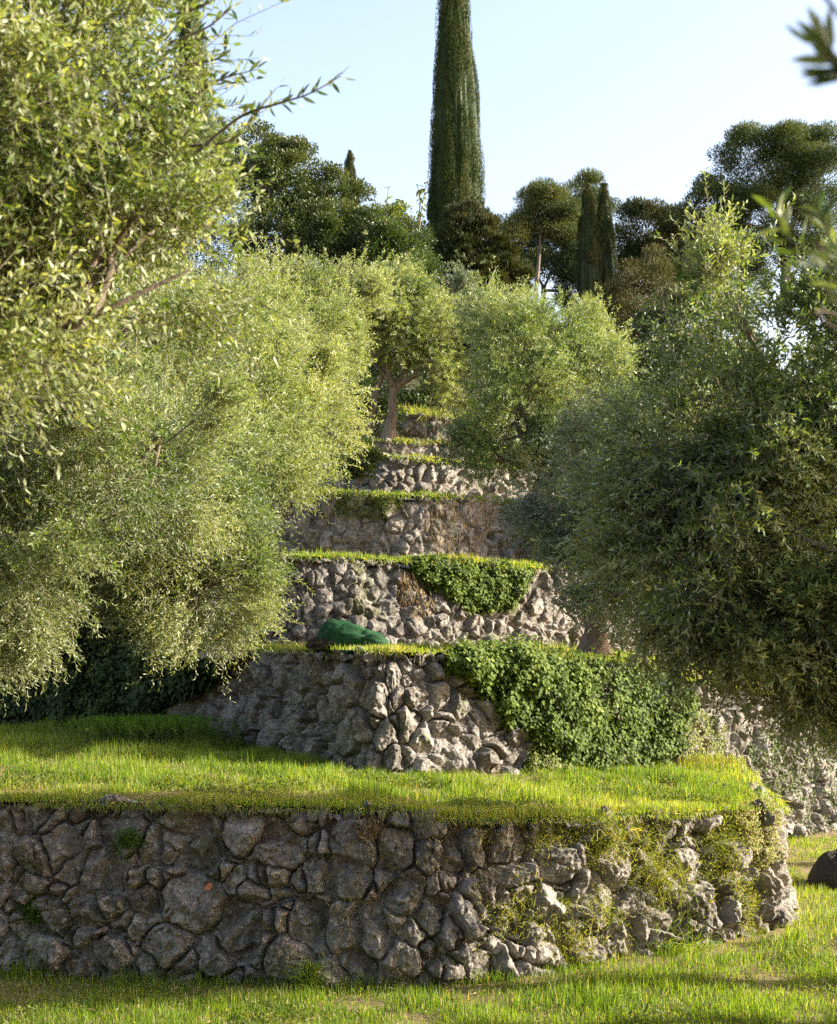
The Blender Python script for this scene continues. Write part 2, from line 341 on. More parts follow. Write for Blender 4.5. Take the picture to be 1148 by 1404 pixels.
surf1 = stone_wall(P1, 'stone_wall', 'lowest dry stone wall, half shaded and half sunlit, ending in a corner by the grass', M['rock_near'], .0085, .215, 3, .13, .115, aspect=.80, rough=1.3, topvar=.02, big=.5)
surf2 = stone_wall(P2, 'stone_wall', 'second dry stone wall up, large grey blocks, partly under a big green ivy mat', M['rock'], .012, .25, 5, .15, .13, rough=1.1, topvar=.012, big=.35, aspect=1.0)
surf3 = stone_wall(P3, 'stone_wall', 'third dry stone wall up, small rounded sunlit stones behind the green net bundle', M['rock'], .016, .20, 8, .12, .065, aspect=1.05, rough=1.0, topvar=.01)
surf4 = stone_wall(P4, 'stone_wall', 'fourth dry stone wall up, dark brown stones below a mossy grass lip', M['rock'], .022, .23, 12, .12, .07, topvar=.012)
stone_wall(P5, 'stone_wall', 'fifth dry stone wall up, a shaded band of grey stones', M['rock'], .03, .24, 15, .1, .09, topvar=.015)
stone_wall(P6, 'stone_wall', 'sixth dry stone wall up, a very low strip just below the central olive trunk', M['rock'], .035, .25, 18, .1, .09, topvar=.015)
stone_wall(P7, 'stone_wall', 'topmost dry stone wall, grey stones right beside the central olive trunk', M['rock'], .04, .27, 21, .1, .1, topvar=.03)

# ------------------------------------------------------------------ terraces (lofts between walls) and the ground
def loft(front, back, fa, fb, ba, bb, inset=.30):
    """returns f(a,b)->xyz; a along, b front..back"""
    def g(a, b):
        a = np.asarray(a, float); b = np.asarray(b, float)
        c1, n1 = front.at(fa + (fb - fa) * a); c2, n2 = back.at(ba + (bb - ba) * a)
        lean = .12 * (c1[:, 2] - c1[:, 3]) + inset
        A = np.c_[c1[:, 0] - n1[:, 0] * lean, c1[:, 1] - n1[:, 1] * lean, c1[:, 2] - .01]
        B = np.c_[c2[:, 0] - n2[:, 0] * .06, c2[:, 1] - n2[:, 1] * .06, c2[:, 3]]
        p = A * (1 - b[:, None]) + B * b[:, None]
        p[:, 2] += .05 * fbm(np.c_[p[:, :2] * .9, 0 * a], 4, 3) * np.clip(b * 6, 0.1, 1)
        return p
    return g
def terrace(g, na, nb, label):
    a, b = np.meshgrid(np.linspace(0, 1, na), np.linspace(-.02, 1.04, nb)); P = g(a.ravel(), b.ravel())
    idx = np.arange(na * nb).reshape(nb, na); f = np.stack([idx[:-1, :-1], idx[:-1, 1:], idx[1:, 1:], idx[1:, :-1]], -1).reshape(-1, 4)
    mb = MB(); mb.add(P, f, 0, .5, True); o = mb.build('terrace', M['soil']); tag(o, label, None, None, 'structure'); return o
def arc_at_x(path, x):
    i = np.argmin(np.abs(path.C[:, 0] - x)); return path.S[i]
c1end = P1.S[np.argmin(np.abs(P1.C[:, 1] - 14.75) + 9 * (P1.C[:, 0] < 3.5))]
g1 = loft(P1, P2, 0, c1end, arc_at_x(P2, -6.8), arc_at_x(P2, 4.35), .2)
g2 = loft(P2, P3, 0, P2.len, 0, P3.len); g3 = loft(P3, P4, 0, P3.len, 0, P4.len); g4 = loft(P4, P5, 0, P4.len, 0, P5.len)
g5 = loft(P5, P6, 0, P5.len, 0, P6.len); g6 = loft(P6, P7, 0, P6.len, 0, P7.len)
def hillz(x, y): 
    return np.maximum(0, 1) * (9.3 + 8.0 * np.clip((y - 40) / 22, 0, 1) ** 1.0 - .35 * np.clip(np.abs(x) - 8, 0, 99) ** 1.1 * .4)
lab = ['grassy terrace between the foreground wall and the second wall', 'narrow grass terrace holding the green net bundle', 'narrow sunlit grass terrace above the third wall',
       'grass terrace above the fourth wall', 'thin grass terrace above the fifth wall', 'grass terrace the central olive trunk stands on']
for g, l, n in zip((g1, g2, g3, g4, g5, g6), lab, (160, 90, 80, 70, 60, 60)): terrace(g, n, 40, l)
def ground_sheet():
    xs = np.r_[-900, -300, -120, -60, np.linspace(-30, 30, 121), 60, 120, 300, 900]; ys = np.r_[-300, -60, -10, np.linspace(0, 30, 76), 40, 60, 120, 400, 1500]
    X, Y = np.meshgrid(xs, ys); Z = .05 * fbm(np.c_[X.ravel() * .8, Y.ravel() * .8, 0 * X.ravel()], 4, 9)
    idx = np.arange(X.size).reshape(X.shape); f = np.stack([idx[:-1, :-1], idx[:-1, 1:], idx[1:, 1:], idx[1:, :-1]], -1).reshape(-1, 4)
    mb = MB(); mb.add(np.c_[X.ravel(), Y.ravel(), Z], f, 0, .5, True); tag(mb.build('ground', M['soil']), 'lower grassy ground in front of the foreground wall', None, None, 'structure')
ground_sheet()
def hill():
    # slope above the topmost wall and round the flanks of the terraces
    mb = MB()
    xs = np.linspace(-60, 60, 90); b = np.linspace(0, 1, 60)
    A, B = np.meshgrid(np.linspace(0, 1, 90), b)
    c, n = P7.at(np.clip(A.ravel(), 0, 1) * P7.len)
    y0 = c[:, 1] + .45; x0 = c[:, 0] * 1.0; fl = (A.ravel() - .5) * 2
    X = x0 + np.sign(fl) * np.abs(fl) ** 3 * 9 * B.ravel() ** .5; Y = y0 + B.ravel() * 60
    Z = c[:, 2] - .02 + np.clip(B.ravel() * 60 / 22, 0, 1) * 7.0 + B.ravel() * 1.0 + .3 * fbm(np.c_[X * .3, Y * .3, 0 * X], 4, 2) * np.clip(B.ravel() * 8, 0, 1)
    idx = np.arange(A.size).reshape(A.shape); f = np.stack([idx[:-1, :-1], idx[:-1, 1:], idx[1:, 1:], idx[1:, :-1]], -1).reshape(-1, 4)
    mb.add(np.c_[X, Y, Z], f, 0, .5, True)
    # ground on both flanks, following the terraces' rise and sunk below them
    xs = np.linspace(-140, 140, 281); ys = np.linspace(18, 130, 140); X, Y = np.meshgrid(xs, ys); X = X.ravel(); Y = Y.ravel()
    zl = np.interp(Y, [18, 24, 27.5, 31, 38, 44, 66, 100], [1.0, 2.4, 3.9, 5.3, 6.6, 8.6, 16.0, 17]); zr = np.interp(Y, [20, 25, 29, 32, 35, 41, 45, 66, 100], [-.5, 1.5, 3.0, 4.4, 5.9, 7.2, 8.8, 15.6, 17])
    s_ = np.clip((X + 8) / 16, 0, 1); Z = zl * (1 - s_) + zr * s_ + .3 * fbm(np.c_[X * .3, Y * .3, 0 * X], 4, 2)
    core = np.clip((X + 8.2) / 1.8, 0, 1) * np.clip((9.5 - X) / 1.8, 0, 1) * np.clip((52 - Y) / 5, 0, 1); Z = Z - core * 3.6 - .35 - .012 * np.maximum(0, np.abs(X) - 20)
    idx = np.arange(len(X)).reshape(140, 281); f = np.stack([idx[:-1, :-1], idx[:-1, 1:], idx[1:, 1:], idx[1:, :-1]], -1).reshape(-1, 4); mb.add(np.c_[X, Y, Z], f, 0, .5, True)
    tag(mb.build('hillside', M['hill']), 'wooded hillside rising behind the terraces', None, None, 'structure')
hill()

# ------------------------------------------------------------------ grass
def blades(mb, P, h, w, rng, lean=.35, rnd=None, mat=0):
    n = len(P); a = rng.uniform(0, 2 * math.pi, n); D = np.c_[np.cos(a), np.sin(a), 0 * a]
    b = rng.uniform(0, 2 * math.pi, n); S = np.c_[np.cos(b), np.sin(b), 0 * b]
    h = np.asarray(h).reshape(-1, 1) * np.ones((n, 1)); w = np.asarray(w).reshape(-1, 1) * np.ones((n, 1))
    l = (rng.random((n, 1)) ** 1.3) * lean * 2; up = np.array((0, 0, 1.))
    m = P + up * h * .55 + D * h * l * .25; t = P + up * h * (1 - .35 * l) + D * h * l * .8
    V = np.stack([P - S * w * .5, P + S * w * .5, m + S * w * .38, m - S * w * .38, t], 1).reshape(-1, 3)
    i = np.arange(n)[:, None] * 5; r = rng.random(n) if rnd is None else rnd
    mb.add(V, np.concatenate([i + np.array([[0, 1, 2, 3]])]), mat, r)
    mb.L.append((i + np.array([[3, 2, 4]]) + mb.n - len(V)).ravel()); mb.K.append(np.full(n, 3)); mb.M.append(np.full(n, mat)); mb.R.append(r); mb.S.append(np.zeros(n, bool))
def grass_patch(g, n, hmean, w, seed, label, dens=None, bmax=1.0, fringe=0, amax=1.0, edge=.05):
    rng = np.random.default_rng(seed); a = rng.random(n) * amax; b = rng.random(n) * bmax
    P = g(a, b)
    cl = fbm(np.c_[P[:, :2] * 2.2, 0 * a], 3, seed); cl2 = fbm(np.c_[P[:, :2] * .7, 0 * a], 3, seed + 4)
    keep = rng.random(n) < np.clip(.70 + cl * 1.3, .12, 1); P = P[keep]; cl = cl[keep]; cl2 = cl2[keep]; b = b[keep]; m = len(P)
    h = hmean * (.25 + 1.2 * rng.random(m) ** 2.2) * np.clip(1 + 1.3 * cl + .8 * cl2, .2, 2.4) * np.clip(.45 + b * 3, .45, 1)
    P[:, 2] -= .01; mb = MB()
    rv = np.clip(.40 + .35 * cl2 + .13 * rng.normal(size=m) - .0 * b + np.where(b < edge * 2.5, .22, 0), 0, 1)
    rv = np.where(rng.random(m) < .09, .97, rv)
    blades(mb, P, h, w, rng, .4, rv)
    return tag(mb.build('grass', M['grass']), label, None, None, 'stuff')
def gground(a, b):
    x = -6 + 16 * a; y = 9.6 + 10.5 * b; z = .05 * fbm(np.c_[x * .8, y * .8, 0 * x], 4, 9); return np.c_[x, y, z]
def grass_ground(seed):
    rng = np.random.default_rng(seed); n = 330000; x = rng.uniform(-4.6, 7.5, n); y = 10.3 + 11 * rng.random(n) ** 2.1
    # keep in front of / beside the front wall
    yw = np.interp(x, P1.C[:170, 0], P1.C[:170, 1]); keep = (y < yw + .1) | (x > np.interp(y, [13.6, 14.7, 16, 19.2, 30], [3.5, 3.8, 3.95, 4.3, 6]))
    x, y = x[keep], y[keep]; z = .05 * fbm(np.c_[x * .8, y * .8, 0 * x], 4, 9)
    P = np.c_[x, y, z - .01]; cl = fbm(np.c_[x * 2, y * 2, 0 * x], 3, 5); cl2 = fbm(np.c_[x * .6, y * .6, 0 * x], 3, 6)
    k = rng.random(len(x)) < np.clip(.85 + .8 * cl, .4, 1); P = P[k]; cl = cl[k]; cl2 = cl2[k]; m = len(P)
    near = np.interp(P[:, 0], P1.C[:170, 0], P1.C[:170, 1]) - P[:, 1]; bare = np.exp(-((P[:, 0] - 2.3) / 1.1) ** 2 - ((near - .25) / .16) ** 2); k = rng.random(m) > bare * .8; P = P[k]; cl = cl[k]; cl2 = cl2[k]; near = near[k]; m = len(P)
    h = .11 * (.3 + .9 * rng.random(m) ** 2) * np.clip(1 + cl, .4, 2) * (1 + .5 * np.exp(-np.abs(near) / .3))
    rv = np.clip(.38 + .35 * cl2 + .13 * rng.normal(size=m), 0, 1); rv = np.where(rng.random(m) < .09, .97, rv)
    mb = MB(); blades(mb, P, h, .007, rng, .4, rv); tag(mb.build('grass', M['grass']), 'bright grass on the lower ground at the foot of the foreground wall', None, None, 'stuff')
grass_ground(4)
grass_patch(g1, 300000, .11, .007, 31, 'tall lush grass on the terrace above the foreground wall', amax=.99)
grass_patch(g2, 60000, .09, .010, 32, 'grass on the terrace around the green net bundle')
grass_patch(g3, 60000, .10, .012, 33, 'yellow sunlit grass along the third wall top')
grass_patch(g4, 40000, .11, .015, 34, 'grass along the fourth wall top')
grass_patch(g5, 26000, .10, .018, 35, 'thin grass along the fifth wall top')
grass_patch(g6, 20000, .11, .020, 36, 'grass around the central olive trunk')
def lip(path, n, h, w, seed, label, hang=.3, lo=0, hi=None, thick=.34):
    """grass and dry stems growing on and hanging over a wall's top edge"""
    rng = np.random.default_rng(seed); hi = path.len if hi is None else hi; a = rng.uniform(lo, hi, n); c, nn = path.at(a)
    lean = .12 * (c[:, 2] - c[:, 3]); o = rng.random(n) ** .7 * thick
    cl = fbm(np.c_[a * 1.6, 0 * a, 0 * a], 3, seed)
    P = np.c_[c[:, 0] - nn[:, 0] * (lean + o - .04), c[:, 1] - nn[:, 1] * (lean + o - .04), c[:, 2] - .02 + .01 * rng.random(n)]
    k = rng.random(n) < np.clip(.65 + 1.0 * cl, .1, 1); P = P[k]; m = len(P); mb = MB()
    rv = np.clip(.5 + .5 * cl[k] + .15 * rng.normal(size=m), 0, 1); rv = np.where(rng.random(m) < .12, .97, rv)
    blades(mb, P, h * (.4 + rng.random(m)) * np.clip(1 + cl[k], .5, 2), w, rng, .5, rv)
    nh = int(m * hang)      # hanging blades
    i = rng.integers(0, m, nh); c, nn = path.at(rng.uniform(lo, hi, nh)); lean = .12 * (c[:, 2] - c[:, 3])
    B = np.c_[c[:, 0] - nn[:, 0] * (lean - .03), c[:, 1] - nn[:, 1] * (lean - .03), c[:, 2] - .01]
    B = B[rng.random(nh) < np.clip(.4 + 1.4 * fbm(np.c_[B[:, :2] * 1.3, 0 * B[:, :1]], 3, seed + 2), 0, 1)]
    nn = path.at(rng.uniform(lo, hi, len(B)))[1]
    D = unit(np.c_[nn * .6, -1.0 + .8 * rng.random(len(B))] + .35 * rdir(rng, len(B)))
    mb.leaves(B, D, rdir(rng, len(B)), h * (.6 + rng.random(len(B))), w * 1.2, 'diamond', 0, np.clip(.6 + .25 * rng.normal(size=len(B)), 0, 1))
    return tag(mb.build('grass', M['grass']), label, None, None, 'stuff')
lip(P1, 26000, .07, .007, 41, 'short grass fringe along the foreground wall top', .25, 0, c1end)
lip(P2, 20000, .06, .009, 42, 'dry grass fringe along the second wall top', .3)
lip(P3, 24000, .09, .011, 43, 'sunlit grass fringe along the third wall top', .3)
lip(P4, 16000, .10, .014, 44, 'grass fringe along the fourth wall top', .4)
lip(P5, 12000, .08, .017, 45, 'dry yellow grass fringe along the fifth wall top', .4)
lip(P6, 9000, .09, .02, 46, 'grass fringe below the central olive trunk', .4)
#@@VEG
# ------------------------------------------------------------------ plants: builders
def perp(D):
    a = unit(np.cross(D, np.array((.21, .37, .9)) * np.ones_like(D))); return a, np.cross(D, a)
def twig_spray(mb, rng, P, D, L, nleaf, leafL, leafW, kind='lance', droop=.25, rnd=None, stem_r=.0022, mats=(0, 1), spread=.75, stems=True):
    """leafy twigs: axis P -> P+D*L drooping by droop, leaves in opposite pairs"""
    n = len(P); L = np.asarray(L).reshape(-1, 1) * np.ones((n, 1))
    g = np.array((0, 0, -1.)); tip = P + D * L + g * L * droop; mid = P + D * L * .5 + g * L * droop * .25
    if stems: mb.stems(P, mid, tip, stem_r, mats[1])
    t = np.linspace(.12, 1, nleaf)[None, :, None]
    B = P[:, None] + D[:, None] * L[:, None] * t + g * L[:, None] * droop * t * t
    T = unit(D[:, None] + g * 2 * droop * t)
    A, C = perp(D); ph = (np.arange(nleaf) * (math.pi / 2) + np.where(np.arange(nleaf) % 2, math.pi, 0))[None, :, None] + rng.uniform(0, 6.28, (n, 1, 1))
    rad = A[:, None] * np.cos(ph) + C[:, None] * np.sin(ph)
    d = unit(T * (1 - .25 * spread) + rad * spread + .22 * rng.normal(size=(n, nleaf, 3)))
    N = unit(T - rad * .2 + .5 * rng.normal(size=(n, nleaf, 3)))
    m = n * nleaf; base = (.5 if rnd is None else rnd); base = np.broadcast_to(np.asarray(base).reshape(-1, 1), (n, nleaf))
    rv = np.clip(base + .20 * rng.normal(size=(n, nleaf)), 0, 1)
    l = leafL * (.65 + .55 * rng.random(m)); w = leafW * (.8 + .4 * rng.random(m))
    mb.leaves(B.reshape(-1, 3), d.reshape(-1, 3), N.reshape(-1, 3), l, w, kind, mats[0], rv.ravel(), -.12)
def lumpy(rng, C, Rr, n, shell=.5, seed=0, amp=.3):
    """n points in an uneven ellipsoid shell and their outward directions"""
    d = rdir(rng, n); k = 1 + amp * fbm(d * 2.3 + seed * 3.1, 3, seed); r = (shell + (1 - shell) * rng.random(n) ** .6) * k
    return np.asarray(C) + d * r[:, None] * np.asarray(Rr), unit(d / np.asarray(Rr))
def limb(mb, a, b, r0, r1, rng, wob=.12, mat=0, n=9, sides=7):
    a = np.asarray(a, float); b = np.asarray(b, float); t = np.linspace(0, 1, n)[:, None]; L = np.linalg.norm(b - a)
    P = a + (b - a) * t; s = int(rng.integers(1e6))
    P += wob * L * np.c_[vn(np.c_[t * 3, t * 0 + s % 97, t * 0], 1), vn(np.c_[t * 3, t * 0 + s % 89, t * 0], 2), .4 * vn(np.c_[t * 3, t * 0 + s % 83, t * 0], 3)] * np.sin(t * math.pi * .93) 
    mb.tube(P, r0 + (r1 - r0) * t[:, 0] ** .8, sides, mat, .5, .35, s % 50); return P
def olive(base, lobes, ntw, leafL=.058, leafW=.014, seed=1, label='', mat='olive', twL=.30, nleaf=14, kind='diamond', clumps=46, trunk=.17, fork=.45, group='olive trees on the terraces', stems=True, lean=(0, 0), sig=.16, tone=.5, droop=.25, upb=.35, extra=None, shell=.5, trunk2=None):
    """lobes: list of (centre, radii). trunk forks and sends a limb into every lobe; leafy twigs grow in clumps over the lobes"""
    rng = np.random.default_rng(seed); base = np.asarray(base, float)
    root = empty('olive_tree', base, label, 'olive tree', group)
    tb = MB(); zmin = min(c[2] - r[2] for c, r in lobes); cz = np.mean([c for c, r in lobes], axis=0)
    fk = base + np.array((lean[0], lean[1], max(.6, (zmin - base[2]) * fork + .5)))
    t = np.linspace(0, 1, 12)[:, None]
    TP = base + (fk - base) * t + .05 * np.c_[np.sin(t * 5 + seed), np.cos(t * 4 + seed), 0 * t] * t; TP[0, 2] -= .12
    tb.tube(TP, trunk * (1.0 + .9 * np.exp(-t[:, 0] * 7)) * (1 - .25 * t[:, 0]), 14, 0, .5, .45, seed)
    if trunk2 is not None:
        q = base + np.array(trunk2); limb(tb, q, fk + np.array(trunk2) * .6 + np.array((0, 0, .5)), trunk * .75, trunk * .4, rng, .05)
    cb = MB(); tot = sum(np.prod(r) ** (2 / 3) for c, r in lobes)
    for li, (c, r) in enumerate(lobes):
        c = np.asarray(c, float); r = np.asarray(r, float); share = np.prod(r) ** (2 / 3) / tot
        ends = limb(tb, fk, c + rng.normal(0, .1, 3), trunk * .55, trunk * .04, rng, .16)
        nc = max(5, int(clumps * share)); cc, cd = lumpy(rng, c, r, nc, .62, seed + li, .5)
        for k in range(nc):
            s = ends[rng.integers(4, 9)]; limb(tb, s, s * .12 + cc[k] * .88, trunk * .17, .006, rng, .14, n=7, sides=5)
        n = int(ntw * share); k = rng.integers(0, nc, int(n * .90)); tn = np.clip(tone + .24 * rng.normal(size=nc), 0, 1); sg = sig * (.45 + .65 * rng.random(nc))[k][:, None]
        P1_ = cc[k] + rng.normal(0, 1, (len(k), 3)) * sg * (r / r.mean()); D1 = cd[k]; T1 = tn[k]
        P2_, D2 = lumpy(rng, c, r, n - len(k), shell, seed + li, .45)
        P = np.r_[P1_, P2_]; D = np.r_[D1, D2]; tt = np.r_[T1, np.full(len(P2_), tone)]
        D = unit(D * .8 + np.array((0, 0, upb)) + .55 * rdir(rng, len(P)))
        tl = twL * (.5 + .8 * rng.random(len(P))) * np.where(rng.random(len(P)) < .07, 1.9, 1.); D = unit(D + (tl > twL * 1.4)[:, None] * np.array((0, 0, .7)))
        twig_spray(cb, rng, P, D, tl, nleaf, leafL, leafW, kind, droop, tt, stems=stems)
    if extra is not None: extra(cb, tb, rng)
    tb.build('trunk', M['olive_bark'], root); cb.build('crown', [M[mat], M['twig']], root)
    return root
def blob(mb, rng, lobes, n, leafL, leafW, kind='diamond', clumps=60, sig=.2, up=.3, tone=.5, shell=.55, mat=0, flat=.6, amp=.35, seed=0, rand=.7, csh=.7):
    tot = sum(np.prod(r) ** (2 / 3) for c, r in lobes)
    for li, (c, r) in enumerate(lobes):
        c = np.asarray(c, float); r = np.asarray(r, float); sh = np.prod(r) ** (2 / 3) / tot; nc = max(4, int(clumps * sh)); m = int(n * sh)
        cc, cd = lumpy(rng, c, r, nc, .75, seed + li, amp); k = rng.integers(0, nc, int(m * csh))
        q = rdir(rng, len(k)) * (rng.random((len(k), 1)) ** .45); P1_ = cc[k] + q * sig * 1.9 * np.array((1, 1, flat)); D1 = unit(cd[k] + 1.3 * q)
        tn = np.clip(tone + .15 * rng.normal(size=nc), 0, 1)
        P2_, D2 = lumpy(rng, c, r, m - len(k), shell, seed + li, amp); P = np.r_[P1_, P2_]; D = unit(np.r_[D1, D2] * .8 + np.array((0, 0, up)) + rand * rdir(rng, m))
        rv = np.clip(np.r_[tn[k], np.full(len(P2_), tone)] + .18 * rng.normal(size=m), 0, 1)
        mb.leaves(P, D, rdir(rng, m), leafL * (.6 + .7 * rng.random(m)), leafW * (.7 + .6 * rng.random(m)), kind, mat, rv, -.1)
def tree(name, label, cat, base, lobes, n, leafL, leafW, mat, seed, kind='diamond', clumps=60, sig=.2, up=.3, tone=.5, trunk=.2, bark='olive_bark', group=None, shell=.55, flat=.6, fork=.5, lean=(0, 0), limbs=True, amp=.35, crown='crown', rand=.7, csh=.7):
    rng = np.random.default_rng(seed); base = np.asarray(base, float); root = empty(name, base, label, cat, group)
    tb = MB(); cz = np.mean([c for c, r in lobes], axis=0); zmin = min(c[2] - r[2] for c, r in lobes)
    fk = np.array((base[0] + lean[0], base[1] + lean[1], base[2] + max(.3, (cz[2] - base[2]) * fork)))
    t = np.linspace(0, 1, 12)[:, None]; TP = base + (fk - base) * t; TP[:, 0] += .12 * trunk * 4 * np.sin(t[:, 0] * 3.5); TP[0, 2] -= .2
    tb.tube(TP, trunk * (1 + .4 * np.exp(-t[:, 0] * 8)) * (1 - .35 * t[:, 0]), 10, 0, .5, .25, seed)
    for c, r in lobes:
        e = limb(tb, fk, np.asarray(c) + np.array((0, 0, .1)), trunk * .6, trunk * .15, rng, .12)
        for k in range(6):
            d = rdir(rng, 1)[0]; limb(tb, e[rng.integers(4, 8)], np.asarray(c) + d * np.asarray(r) * .8, trunk * .16, .01, rng, .12, n=6, sides=5)
    cb = MB(); blob(cb, rng, lobes, n, leafL, leafW, kind, clumps, sig, up, tone, shell, 0, flat, amp, seed, rand, csh)
    tb.build('trunk', M[bark], root); cb.build(crown, M[mat], root); return root

# ------------------------------------------------------------------ olive trees
def S(u0, u1, v0, v1, d, ry=None):
    """lobe from a photo box at a distance: centre and radii"""
    a = at(u0, v0, d); b = at(u1, v1, d); rx = abs(b[0] - a[0]) / 2; rz = abs(a[2] - b[2]) / 2
    return ((a + b) / 2, (rx, ry if ry else (rx + rz) / 2, rz))
def near_sprigs(cb, tb, rng):
    # the long loose shoot that reaches out against the sky
    for pts, nl in (([at(268, 210, 4.9), at(330, 160, 4.85), at(385, 141, 4.8), at(425, 128, 4.8), at(468, 104, 4.8)], 13), ([at(255, 140, 5), at(300, 110, 5), at(352, 95, 5)], 9),
                    ([at(230, 60, 5), at(280, 40, 5), at(318, 12, 5)], 9), ([at(250, 90, 5.1), at(300, 80, 5.1), at(312, 60, 5.1)], 8), ([at(260, 200, 4.9), at(320, 190, 4.9), at(380, 120, 4.9)], 10), ([at(240, 20, 5.1), at(285, 5, 5.1), at(305, -25, 5.1)], 8)):
        C = catmull(np.array(pts), 10); tb.tube(C, np.linspace(.006, .0015, len(C)), 5)
        t = np.linspace(.25, 1, nl); idx = (t * (len(C) - 1)).astype(int); T = unit(np.gradient(C, axis=0))[idx]
        for s in (-1, 1):
            d = unit(T * .7 + s * np.array((.25, .1, .75)) * (.5 + .6 * rng.random((nl, 1))) + .25 * rng.normal(size=(nl, 3)))
            cb.leaves(C[idx], d, rdir(rng, nl), .05 + .012 * rng.random(nl), .013, 'lance', 0, np.clip(.35 + .2 * rng.normal(size=nl), 0, 1), -.15)
olive((-3.4, 5.6, .02), [S(-420, 240, -420, 60, 5.2, .9), S(-330, 250, -60, 330, 5.2, .8), S(-330, 230, 180, 430, 5.4, .7), S(-240, 70, 330, 560, 5.0, .5), S(140, 285, 220, 340, 5.2, .25), S(60, 285, 330, 450, 5.6, .3)], 8600, .043, .0115, 101,
      'nearest olive tree, big pale sunlit leaves and loose shoots reaching against the sky', 'olive', .26, 12, 'lance', 90, .13, .6, sig=.12, tone=.62, extra=near_sprigs)
olive((-5.1, 13.9, 1.6), [S(-330, 190, 420, 700, 12.2, 1.3), S(-320, 120, 600, 860, 12.0, 1.1), S(60, 310, 490, 740, 12.4, 1.0), S(-80, 110, 740, 880, 12.2, .6)], 11500, .056, .0140, 102,
      'large olive tree at the left edge, drooping in front of the dark ivy', tone=.55, clumps=80, sig=.2, nleaf=14)
olive((-5.9, 17.2, 1.7), [S(130, 360, 570, 790, 14.6, 1.0), S(220, 352, 720, 880, 14.6, .7), S(110, 220, 640, 840, 14.8, .7)], 7000, .058, .0145, 103,
      'olive tree on the lowest terrace, twigs hanging beside the grey second wall', tone=.5, clumps=70, sig=.18, nleaf=14, twL=.28, droop=.3, upb=.2)
olive((-2.5, 18.4, 2.86), [S(130, 410, 400, 640, 18.4, 1.3), S(230, 410, 560, 710, 18.2, 1.0), S(320, 462, 530, 665, 18.5, .6), S(10, 220, 420, 600, 18.6, 1.1)], 8200, .066, .018, 104,
      'bright olive tree left of the fourth wall, its low twigs reaching over the stones', 'olive_far', tone=.55, clumps=75, sig=.22, stems=False)
olive((-3.1, 22.4, 4.15), [S(270, 455, 370, 560, 22.6, 1.3), S(370, 470, 470, 610, 22.6, .8), S(150, 320, 370, 480, 22.4, 1.2)], 7000, .072, .021, 105,
      'pale olive tree rising left of the thin upper wall bands', 'olive_far', tone=.6, clumps=70, sig=.24, stems=False)
olive((-2.75, 30.5, 6.7), [S(345, 460, 375, 500, 31, 1.3), S(410, 500, 420, 520, 31, 1.0), S(430, 510, 385, 450, 31.2, .7)], 6000, .085, .027, 106,
      'yellow-green olive tree close behind the left side of the central olive', 'olive_far', tone=.65, clumps=60, sig=.26, stems=False)
e0 = at(533, 599, 36.2)
olive(e0, [S(450, 550, 390, 475, 36.2, 1.2), S(520, 600, 415, 495, 36.2, 1.1), S(480, 560, 372, 430, 36.4, .9), S(540, 590, 395, 450, 36.6, .7), S(575, 622, 430, 510, 36, .6), S(590, 630, 480, 545, 36, .5), S(440, 490, 430, 500, 36.4, .6)], 8000, .09, .028, 107,
      'central olive tree whose pale sunlit trunk leans on the high grass terrace', 'olive_far', tone=.62, clumps=70, sig=.28, stems=False, trunk=.13, fork=.75, lean=(.18, 0), trunk2=(-.55, .3, 0), group='olive trees on the terraces')
# right side
olive(at(745, 690, 26.3), [S(650, 770, 470, 640, 26.3, 1.3), S(740, 860, 480, 640, 26.5, 1.3), S(632, 720, 560, 670, 26, .8), S(700, 850, 600, 740, 25.8, 1.0), S(640, 700, 420, 500, 26.8, .6), S(780, 850, 440, 520, 26.8, .7), S(670, 780, 430, 520, 26.5, .9)], 9000, .075, .021, 111,
      'dull green olive tree right of the fourth wall with its dark trunk showing through', 'olive', tone=.5, clumps=80, sig=.26, stems=False, trunk=.2)
olive(at(700, 575, 41), [S(660, 750, 425, 520, 37, 1.1), S(740, 840, 450, 540, 37, 1.1)], 5000, .095, .03, 112,
      'sunlit pale olive top below the pine with the bare trunk', 'olive_far', tone=.6, clumps=50, sig=.3, stems=False)
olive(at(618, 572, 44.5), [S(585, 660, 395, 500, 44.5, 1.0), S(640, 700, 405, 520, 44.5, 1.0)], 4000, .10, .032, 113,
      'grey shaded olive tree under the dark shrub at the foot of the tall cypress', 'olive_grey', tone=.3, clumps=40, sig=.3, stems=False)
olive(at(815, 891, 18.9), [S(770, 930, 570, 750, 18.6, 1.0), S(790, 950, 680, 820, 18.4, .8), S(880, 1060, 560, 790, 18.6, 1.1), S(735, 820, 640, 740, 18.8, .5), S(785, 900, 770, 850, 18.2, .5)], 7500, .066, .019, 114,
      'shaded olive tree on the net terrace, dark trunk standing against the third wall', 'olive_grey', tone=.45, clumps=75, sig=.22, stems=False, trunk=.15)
olive((5.3, 10.8, 0), [S(940, 1300, 400, 620, 9.2, .9), S(870, 1080, 520, 740, 9.0, .7), S(1000, 1330, 560, 840, 9.2, .9), S(870, 1050, 690, 860, 8.9, .5), S(940, 1180, 780, 900, 8.8, .45), S(925, 1010, 370, 500, 9.3, .3), S(1060, 1300, 820, 960, 8.9, .45), S(960, 1090, 850, 940, 8.8, .3)], 14500, .052, .0135, 115,
      'huge dark olive tree filling the right edge, shaded below and sunlit only along its top', 'olive', .30, 14, 'lance', 120, .2, .5, sig=.13, tone=.5, droop=.3, upb=.25)
